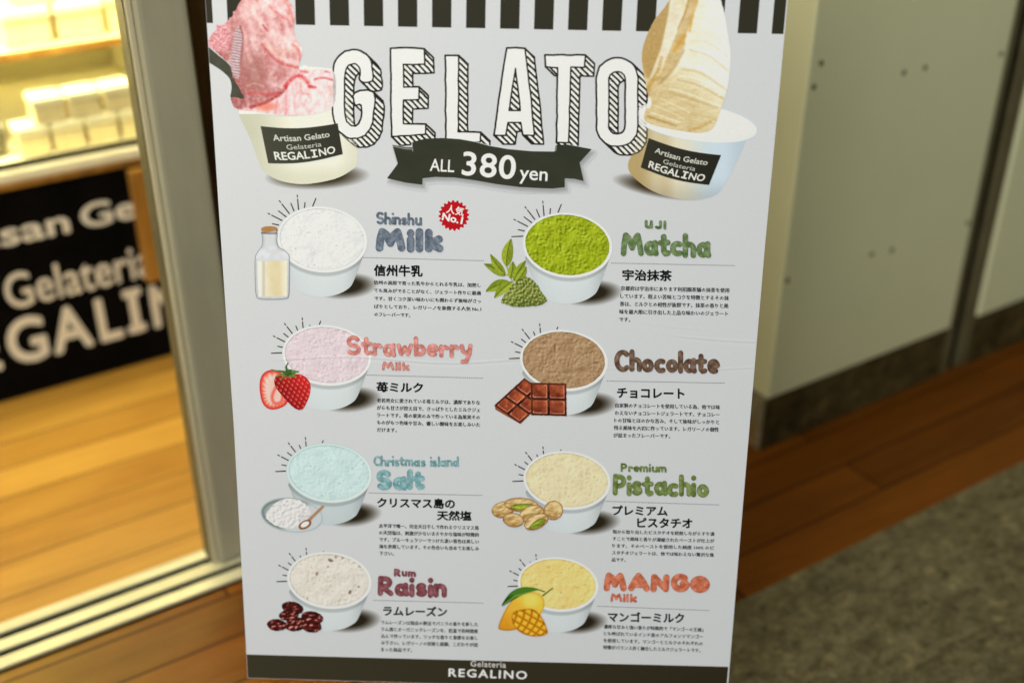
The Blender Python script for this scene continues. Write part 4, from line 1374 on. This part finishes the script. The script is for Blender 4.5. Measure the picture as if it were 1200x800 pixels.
p.fill(X, Y, e, mix((208, 220, 224), (232, 238, 238), sstep(0, -2.0, e)), 3)
e2 = ell(X, Y, 815.5, 142.5, 69, 18.8, 0.145)
g, h = bump(X, Y, 9, 12, 3, 1.0)
p.fill(X, Y, e2, mix((222, 226, 218), (240, 242, 236), np.clip(0.5 - g * 2, 0, 1)), 4)
p.build('paper_cup', cr)
p = Print()
gp = R1([(330, -100), (290, -30), (255, 25), (215, 75), (185, 135), (168, 190), (167, 240), (178, 300), (190, 360), (185, 400), (176, 430), (180, 455), (220, 472), (290, 487), (370, 498), (420, 492), (445, 460), (468, 395), (488, 330), (497, 260), (500, 200), (490, 130), (478, 60), (462, 0), (430, -70), (390, -100)])
X, Y = grid(748, 862, -36, 160, 0.6)
d = poly(X, Y, smooth_loop(gp, 3)) + 1.1 * fbm(X / 4, Y / 4, 19, 3)
Z8 = lambda pts: [(740 + x / 4.85, y / 4.85) for x, y in pts]
zx, zy = (X - 740) * 4.85, Y * 4.85
g2, h2 = bump(X, Y, 4.5, 17, 4, 0.8, 0.45, 3.4)
g, h = bump(X, Y, 13, 15, 4, 0.9, 0.4, 2.0)
t_ = np.clip(0.82 - g * 0.8 - g2 * 0.38 - 0.46 * sstep(370, 640, zy + (420 - zx) * 0.5) + 0.15 * sstep(350, 520, zx), 0, 1)
c = np.where((t_ < 0.5)[..., None], mix((186, 154, 94), (222, 207, 166), t_ * 2), mix((222, 207, 166), (244, 242, 234), t_ * 2 - 1))
def inside(pts, soft=1.5):
    return sstep(soft, -soft, poly(X, Y, smooth_loop(Z8(pts), 4)))
tan = inside([(320, -180), (400, -180), (380, 0), (352, 90), (310, 200), (295, 290), (205, 450), (95, 550), (80, 490), (165, 420), (205, 300), (260, 180), (300, 60)])
c = mix(c, mix((176, 142, 84), (222, 200, 152), np.clip(0.55 - 1.6 * g + 1.2 * h, 0, 1)), tan * 0.9)
gold = inside([(225, -20), (280, -160), (150, 60), (70, 230), (55, 330), (85, 440), (130, 405), (172, 290), (205, 130)], 2.2)
c = mix(c, mix((164, 130, 72), (194, 162, 102), np.clip(0.5 + 1.2 * fbm(X / 3.2, Y / 3.2, 52, 4), 0, 1)), gold * 0.92)
ridge = inside([(300, -170), (345, -120), (318, 0), (285, 100), (240, 200), (208, 310), (130, 425), (108, 432), (165, 280), (200, 130), (235, 0)])
c = mix(c, mix((206, 192, 158), (240, 234, 218), np.clip(0.6 - 1.4 * g + 1.0 * h, 0, 1)), ridge * 0.92)
for pts, w, col, k in [
        ([(300, 205), (270, 250), (245, 285)], 2.8, (206, 152, 52), 0.95), ([(350, 90), (338, 130), (330, 175)], 2.0, (206, 158, 66), 0.85), ([(280, -10), (300, 40)], 3.2, (232, 200, 140), 0.6),
        ([(375, -20), (352, 40), (345, 90)], 2.0, (214, 176, 104), 0.7), ([(330, -20), (310, 60), (262, 170)], 1.3, (168, 126, 66), 0.7), ([(295, 290), (240, 390), (160, 480)], 1.8, (156, 122, 70), 0.75),
        ([(300, 270), (250, 380), (180, 470), (110, 530)], 2.0, (226, 212, 178), 0.6), ([(170, 330), (150, 400), (95, 500)], 2.6, (184, 138, 58), 0.75),
        ([(330, 285), (440, 320), (555, 410)], 1.2, (206, 190, 150), 0.8), ([(325, 270), (440, 300), (556, 385)], 1.4, (250, 250, 246), 0.9), ([(335, 235), (430, 240), (540, 320)], 1.0, (214, 202, 170), 0.7),
        ([(280, 370), (400, 395), (545, 490)], 1.5, (250, 250, 244), 0.9), ([(285, 392), (400, 420), (540, 512)], 1.6, (196, 176, 130), 0.7), ([(270, 430), (390, 455), (530, 530)], 1.3, (244, 240, 226), 0.85),
        ([(260, 455), (380, 485), (520, 560)], 1.5, (190, 166, 114), 0.7), ([(220, 505), (340, 540), (500, 600)], 1.4, (240, 234, 214), 0.8), ([(215, 525), (330, 560), (490, 615)], 1.4, (186, 160, 104), 0.65),
        ([(160, 560), (250, 600), (330, 640)], 1.0, (236, 224, 192), 0.75), ([(130, 600), (230, 640), (300, 680)], 1.1, (232, 218, 180), 0.7), ([(110, 640), (200, 670), (270, 695)], 1.3, (244, 236, 214), 0.75),
        ([(90, 660), (160, 685), (250, 715)], 1.6, (166, 128, 62), 0.8), ([(330, 740), (400, 720), (450, 690)], 2.0, (190, 150, 76), 0.7), ([(345, 180), (420, 190), (500, 230), (550, 290)], 1.0, (220, 212, 190), 0.6),
        ([(360, 100), (440, 125), (520, 190)], 0.9, (224, 218, 200), 0.6)]:
    c = streak(X, Y, c, Z8(pts), w, col, k, 1.6, 5)
c = mix(c, (246, 248, 246), sstep(1.0, 0.4, np.hypot((zx - 98) / 22, (zy - 585) / 42)) * 0.9)
p.fill(X, Y, d, c, 5)
p.build('gelato', cr)
cup_label(cr, [(759.6, 163.5), (844.2, 183.5), (830, 218.5), (750.3, 198)], LINES, 6, shade=(50, 48, 38))

# ---- hand lettered flavour names ------------------------------------
def arc(cx, cy, rx, ry, a0, a1, n=12):
    return [(cx + rx * math.cos(math.radians(a0 + (a1 - a0) * k / n)), cy + ry * math.sin(math.radians(a0 + (a1 - a0) * k / n))) for k in range(n + 1)]


GL = {
    'M': (0.95, [[(0.02, 0), (0.06, 0.55), (0.14, 0.97), (0.30, 0.80), (0.47, 0.30), (0.62, 0.78), (0.76, 0.97), (0.86, 0.5), (0.93, 0.02)]]),
    'i': (0.0, [[(0, 0), (0, 0.54)], [(0, 0.94), (0, 0.95)]]),
    'l': (0.0, [[(0, 0), (0, 1.0)]]),
    'k': (0.42, [[(0, 0), (0, 1.0)], [(0.42, 0.60), (0.06, 0.30), (0.44, 0.02)]]),
    'S': (0.56, [arc(0.28, 0.73, 0.26, 0.25, 35, 270, 12) + arc(0.28, 0.24, 0.28, 0.24, 90, -140, 12)]),
    's': (0.34, [arc(0.17, 0.43, 0.15, 0.13, 40, 270, 9) + arc(0.17, 0.14, 0.17, 0.14, 90, -140, 9)]),
    'h': (0.42, [[(0, 0), (0, 1.0)], [(0, 0.34)] + arc(0.21, 0.34, 0.21, 0.22, 180, 0, 8) + [(0.42, 0)]]),
    'n': (0.42, [[(0, 0), (0, 0.56)], [(0, 0.34)] + arc(0.21, 0.34, 0.21, 0.22, 180, 0, 8) + [(0.42, 0)]]),
    'm': (0.70, [[(0, 0), (0, 0.56)], [(0, 0.36)] + arc(0.175, 0.36, 0.175, 0.2, 180, 0, 8) + [(0.35, 0.02)], [(0.35, 0.36)] + arc(0.525, 0.36, 0.175, 0.2, 180, 0, 8) + [(0.70, 0)]]),
    'u': (0.42, [[(0, 0.56)] + arc(0.2, 0.2, 0.2, 0.2, 180, 340, 8), [(0.42, 0.56), (0.42, 0)]]),
    'a': (0.47, [arc(0.21, 0.27, 0.20, 0.26, 0, 360, 16), [(0.45, 0.58), (0.44, 0.2), (0.49, 0.0)]]),
    't': (0.34, [[(0.13, 0.90), (0.13, 0.14), (0.22, 0.02), (0.34, 0.06)], [(-0.04, 0.58), (0.34, 0.60)]]),
    'c': (0.38, [arc(0.24, 0.27, 0.24, 0.27, 62, 298, 14)]),
    'e': (0.42, [[(0.05, 0.27), (0.44, 0.34)] + arc(0.23, 0.29, 0.22, 0.28, 12, 300, 16)]),
    'o': (0.44, [arc(0.22, 0.27, 0.20, 0.25, 0, 360, 16)]),
    'r': (0.30, [[(0, 0), (0, 0.56)], [(0, 0.34), (0.10, 0.50), (0.22, 0.54), (0.31, 0.47)]]),
    'w': (0.66, [[(0, 0.54), (0.14, 0.04), (0.33, 0.44), (0.50, 0.04), (0.66, 0.56)]]),
    'b': (0.44, [[(0, 0), (0, 1.0)], arc(0.22, 0.27, 0.21, 0.25, 0, 360, 16)]),
    'd': (0.44, [[(0.44, 0), (0.44, 1.0)], arc(0.21, 0.27, 0.20, 0.25, 0, 360, 16)]),
    'y': (0.46, [[(0, 0.54), (0.06, 0.24), (0.24, 0.12), (0.38, 0.26)], [(0.46, 0.56), (0.40, 0.10), (0.24, -0.36), (0.04, -0.38)]]),
    'C': (0.56, [arc(0.34, 0.5, 0.34, 0.48, 50, 310, 16)]),
    'P': (0.50, [[(0, 0), (0.02, 0.96)], [(0.02, 0.94)] + arc(0.2, 0.68, 0.28, 0.27, 80, -90, 10) + [(0.04, 0.40)]]),
    'R': (0.56, [[(0, 0), (0.02, 0.96)], [(0.02, 0.94)] + arc(0.2, 0.70, 0.28, 0.25, 80, -90, 10) + [(0.06, 0.44), (0.54, 0.0)]]),
    'U': (0.44, [[(0, 0.95), (0.0, 0.3)] + arc(0.2, 0.22, 0.2, 0.2, 180, 340, 8) + [(0.42, 0.95)], [(0.42, 0.95), (0.44, 0.05)]]),
    'J': (0.36, [[(0.36, 0.95), (0.36, 0.25)] + arc(0.17, 0.22, 0.19, 0.2, 0, -150, 8)]),
    'I': (0.0, [[(0, 0), (0, 0.95)]]),
    'A': (0.84, [[(0, 0), (0.22, 0.6), (0.40, 0.96), (0.60, 0.6), (0.84, 0)], [(0.20, 0.28), (0.64, 0.28)]]),
    'N': (0.70, [[(0, 0), (0.04, 0.95), (0.34, 0.5), (0.66, 0.04), (0.70, 0.95)]]),
    'G': (0.66, [arc(0.36, 0.48, 0.36, 0.48, 50, 345, 16) + [(0.68, 0.40), (0.48, 0.40)]]),
    'O': (0.76, [arc(0.38, 0.48, 0.36, 0.44, 0, 360, 18), [(0.38, 0.35), (0.38, 0.62)]]),
    ' ': (0.22, []),
}


def lettering(p, word, x0, x1, ya, yb, cap, r, col, seed, lay=10, gapk=1.0):
    """x0..x1 ink extent, baseline ya..yb, cap height in pixels, r = half stroke in pixels"""
    gap = (2 * r / cap) + 0.045 * gapk
    adv = [GL[c][0] for c in word]
    tot = sum(adv) + gap * (len(word) - 1)
    # the ink is 2r wider than its skeleton
    k = (x1 - x0 - 2 * r) / tot
    X, Y = grid(x0 - r - 3, x1 + r + 3, min(ya, yb) - cap * 1.12 - r, max(ya, yb) + cap * 0.5 + r, 0.42)
    D = np.full(X.shape, 1e3)
    rr = random.Random(seed)
    x = x0 + r
    hgt = cap - 2 * r
    for ch, ad in zip(word, adv):
        dx, dy = rr.uniform(-0.3, 0.3), rr.uniform(-0.03, 0.03) * cap
        sc = rr.uniform(0.96, 1.04)
        G = np.full(X.shape, 1e3)
        for pl_ in GL[ch][1]:
            q = []
            for gx, gy in pl_:
                px_ = x + gx * k + dx
                q.append((px_, ya + (yb - ya) * (px_ - x0) / (x1 - x0) - r - gy * hgt * sc + dy))
            for a, b in zip(q[:-1], q[1:]):
                G = np.minimum(G, seg(X, Y, a, b, r))
        D = np.minimum(D, G)
        x += (ad + gap) * k
    D = D + 0.5 * fbm(X / 3.5, Y / 3.5, seed, 2)
    wc = np.clip(0.5 + 1.7 * fbm(X / 6, Y / 6, seed + 5, 3) + 0.35 * sstep(-1.2, 0.0, D) * -1, 0, 1)
    dark, light = np.array(col, float) * 0.78, np.array(col, float) + (255 - np.array(col, float)) * 0.26
    p.fill(X, Y, D, mix(dark, light, wc), lay)


def dotted(p, x0, y0, x1, y1):
    n_ = int((x1 - x0) / 2.15)
    for k in range(n_):
        x = x0 + (x1 - x0) * k / n_; y = y0 + (y1 - y0) * k / n_
        p._add(np.array([(x, y + 0.45), (x + 1.15, y + 0.45), (x + 1.15, y - 0.45), (x, y - 0.45)]), 2 * LAY, np.tile(np.array((88, 88, 86.0)), (4, 1)), [(0, 1, 2, 3)])


def description(lines, xa, xa2, xb, ya, ya2, dy, size=None):
    """xa/xa2 left edge of first/last line, xb right edge of first line, ya/ya2 centre of first/last line, dy rise along the line"""
    p = Print()
    n_ = len(lines)
    per = max(len(l) for l in lines[:-1])
    for i, l in enumerate(lines):
        t = i / max(1, n_ - 1)
        x0 = xa + (xa2 - xa) * t
        x1 = xb + (xa2 - xa) * t * 0.8
        em = (x1 - x0) / per
        yc = ya + (ya2 - ya) * t
        last = i == n_ - 1 and len(l) < per - 2
        w = em * len(l) if last else x1 - x0
        v, f = text_geo(l, 0, 1)
        nv = len(v)
        v = np.concatenate([v + q for q in ((-0.034, 0), (0.034, 0), (0, 0.026))]); f = [tuple(k + m_ * nv for k in q) for m_ in range(3) for q in f]
        a, b = v[:, 0].min(), v[:, 0].max()
        b = b if l[-1] not in '。、' else b + 0.55
        sx = w / (b - a)
        X = x0 + (v[:, 0] - a) * sx
        sl = dy / (xb - xa)
        Yb = yc + em * 0.40 + (X - x0) * sl
        hh = em * 1.04
        p._add(np.stack([X, Yb - v[:, 1] * hh], 1), 3 * LAY + np.repeat([0, 6e-6, 1.2e-5], nv), np.tile(np.array((12, 12, 12.0)), (len(v), 1)), f)
    p.build('description_text', board)


def heading(items):
    p = Print()
    for body, x0, x1, y0, y1, h in items:
        v, f = text_geo(body, 0.036, 3)
        ymin, ymax = v[:, 1].min(), v[:, 1].max()
        a, b = v[:, 0].min(), v[:, 0].max()
        sx = (x1 - x0) / (b - a)
        hh = h / (ymax - ymin) if h else sx
        X = x0 + (v[:, 0] - a) * sx
        Yb = y0 + (y1 - y0) * (X - x0) / (x1 - x0)
        p._add(np.stack([X, Yb - (v[:, 1] - ymin) * hh], 1), 3 * LAY + pass_lift(len(v), 1), np.tile(np.array((14, 14, 14.0)), (len(v), 1)), f)
    p.build('flavour_heading', board)


def name(words, label):
    p = Print()
    for k, a in enumerate(words):
        lettering(p, *a, seed=sum(map(ord, a[0])) + k)
    p.build('flavour_name', board, label)


def divider(*a):
    p = Print(); dotted(p, *a); p.build('dotted_line', board)


BLUE, PINK, AQUA, WINE, GREEN, BROWN, OLIVE, ORANGE = (92, 106, 126), (226, 132, 122), (118, 174, 182), (124, 52, 60), (94, 122, 66), (96, 66, 46), (104, 126, 52), (216, 104, 66)
name([('Shinshu', 440.3, 494.2, 263.0, 264.0, 14.6, 1.44, BLUE), ('Milk', 439.2, 518.6, 294.6, 296.2, 28.0, 4.5, BLUE)], 'Shinshu Milk in hand drawn blue grey letters')
divider(425.5, 301.8, 568, 305.6)
heading([('信州牛乳', 438, 495.4, 323.6, 324.6, 13.8)])
description(['信州の高原で育った乳牛からとれる牛乳は、加熱し', 'ても臭みがでることがなく、ジェラート作りに最適', 'です。甘くコク深い味わいにも関わらず後味がさっ', 'ぱりとしており、レガリーノを象徴する人気 No.1', 'のフレーバーです。'], 438, 438.6, 563.6, 330.9, 368.2, 3.3)

name([('Strawberry', 405.6, 554.0, 416.4, 419.0, 24.0, 2.5, PINK), ('Milk', 447, 479.4, 433.6, 434.4, 10.6, 1.49, PINK)], 'Strawberry Milk in hand drawn coral pink letters')
divider(430, 439.2, 567, 443)
heading([('苺ミルク', 441, 495.8, 459.2, 460.0, 12.2)])
description(['老若男女に愛されている苺ミルクは、濃厚でありな', 'がらも甘さが控え目で、さっぱりとしたミルクジェ', 'ラートです。苺の果実のみで作っている為果実その', 'ものがもつ色味や甘み、優しい酸味をお楽しみいた', 'だけます。'], 441.6, 441.8, 562.6, 468.8, 503.2, 2.8)

name([('Christmas island', 437.4, 537.6, 545.6, 546.6, 12.4, 1.15, AQUA), ('Salt', 441, 497.6, 572.8, 574.0, 24.0, 3.2, AQUA)], 'Christmas island Salt in hand drawn aqua letters')
divider(432.5, 577, 565.8, 580)
heading([('クリスマス島の', 442, 533.2, 594.2, 595.8, 12.0), ('天然塩', 512, 552.6, 609.2, 609.8, 11.8)])
description(['太平洋で唯一、完全天日干しで作れるクリスマス島', 'の天然塩は、刺激が少ないまろやかな塩味が特徴的', 'です。ブルーキュラソーでつけた淡い青色は美しい', '海を表現しています。その色合いも含めてお楽しみ', '下さい。'], 444, 444.4, 561.2, 615.4, 647.7, 2.6)

name([('Rum', 461.8, 487.2, 674.4, 675.2, 9.8, 1.32, WINE), ('Raisin', 442.8, 523.8, 697.8, 699.6, 24.2, 3.1, WINE)], 'Rum Raisin in hand drawn wine red letters')
divider(437.5, 702.6, 567, 706)
heading([('ラムレーズン', 449, 524, 720.6, 721.8, 11.6)])
description(['ラムレーズンは独自の製法でバニラの香りを移した', 'ラム酒とオーガニックレーズンを、低温で長時間煮', '込んで作っています。リッチな香りと食感をお楽し', 'み下さい。レガリーノの技術と経験、こだわりが詰', 'まった商品です。'], 446.6, 446.4, 560.2, 728.4, 760.2, 2.6)

name([('UJI', 755.6, 780.4, 268.0, 269.0, 11.0, 1.67, GREEN), ('Matcha', 726.8, 832.8, 299.8, 301.8, 28.5, 3.3, GREEN)], 'UJI Matcha in hand drawn moss green letters')
divider(716.4, 308.2, 861.8, 311.2)
heading([('宇治抹茶', 729.2, 787.4, 328.6, 329.6, 13.2)])
description(['京都府は宇治市にあります利招園茶舗の抹茶を使用', 'しています。程よい苦味とコクを特徴とするその抹', '茶は、ミルクとの相性が抜群です。抹茶の香りと風', '味を最大限に引き出した上品な味わいのジェラート', 'です。'], 727.4, 725.2, 854.6, 337.7, 374.2, 2.4)

name([('Chocolate', 720.0, 843.2, 435.2, 438.6, 26.5, 3.0, BROWN)], 'Chocolate in hand drawn dark brown letters')
divider(711.2, 446.2, 850, 448.8)
heading([('チョコレート', 723, 802.2, 466.2, 467.4, 12.2)])
description(['自家製のチョコレートを使用している為、他では味', 'わえないチョコレートジェラートです。チョコレー', 'トの甘味とほのかな苦み、そして後味がしっかりと', '残る風味を大切に作っています。レガリーノの個性', 'が詰まったフレーバーです。'], 721, 718.8, 843.8, 474.8, 509.7, 2.2)

name([('Premium', 727.2, 781.2, 552.6, 553.6, 10.6, 1.26, OLIVE), ('Pistachio', 717.8, 831.0, 580.4, 582.4, 26.0, 2.94, OLIVE)], 'Premium Pistachio in hand drawn olive green letters')
divider(709.6, 587, 843.6, 591.4)
heading([('プレミアム', 717.6, 782.4, 603.2, 604.2, 11.6), ('ピスタチオ', 746.6, 811.4, 617.8, 618.8, 11.8)])
description(['殻から取り出したピスタチオを焙煎しながらすり潰', 'すことで風味と香りが凝縮されたペーストが仕上が', 'ります。そのペーストを使用した純度 100% のピ', 'スタチオジェラートは、他では味わえない贅沢な逸', '品です。'], 718, 716.8, 837.4, 622.6, 655.3, 2.8)

name([('MANGO', 707.0, 832.0, 691.4, 695.0, 22.0, 3.73, ORANGE), ('Milk', 714.8, 745.8, 704.4, 705.4, 10.2, 1.44, ORANGE)], 'MANGO Milk in hand drawn orange letters')
divider(700.2, 709.8, 831.8, 715)
heading([('マンゴーミルク', 712.4, 801.8, 728.0, 729.6, 12.0)])
description(['濃厚な甘みと強い香りが特徴的で「マンゴーの王様」', 'とも呼ばれているインド産のアルフォンソマンゴー', 'を使用しています。マンゴーとミルクのそれぞれの', '特徴がバランス良く融合したミルクジェラートです。'], 707.6, 706.8, 824.2, 733.6, 757.8, 4.0)

# ---- red "most popular" badge
p = Print()
X, Y = grid(510, 554, 230, 275, 0.4)
ang = np.arctan2(Y - 252.6, X - 531.8)
rr_ = np.hypot(X - 531.8, Y - 252.6)
p.fill(X, Y, rr_ - (16.9 + 1.25 * np.cos(ang * 20 + 1)), mix((172, 8, 20), (186, 16, 28), np.clip(0.5 + fbm(X / 9, Y / 9, 3), 0, 1)), 2)
bd = p.build('popular_badge', board, 'round red scalloped badge')
p = Print()
p.text('人気', 522.6, 543.0, 248.6, 252.6, (240, 236, 234), 3, 0.022, height=10.6, res=3)
p.text('No.1', 517.4, 541.6, 257.4, 262.6, (240, 236, 234), 3, 0.035, height=11.6, res=3)
p.build('badge_lettering', bd)
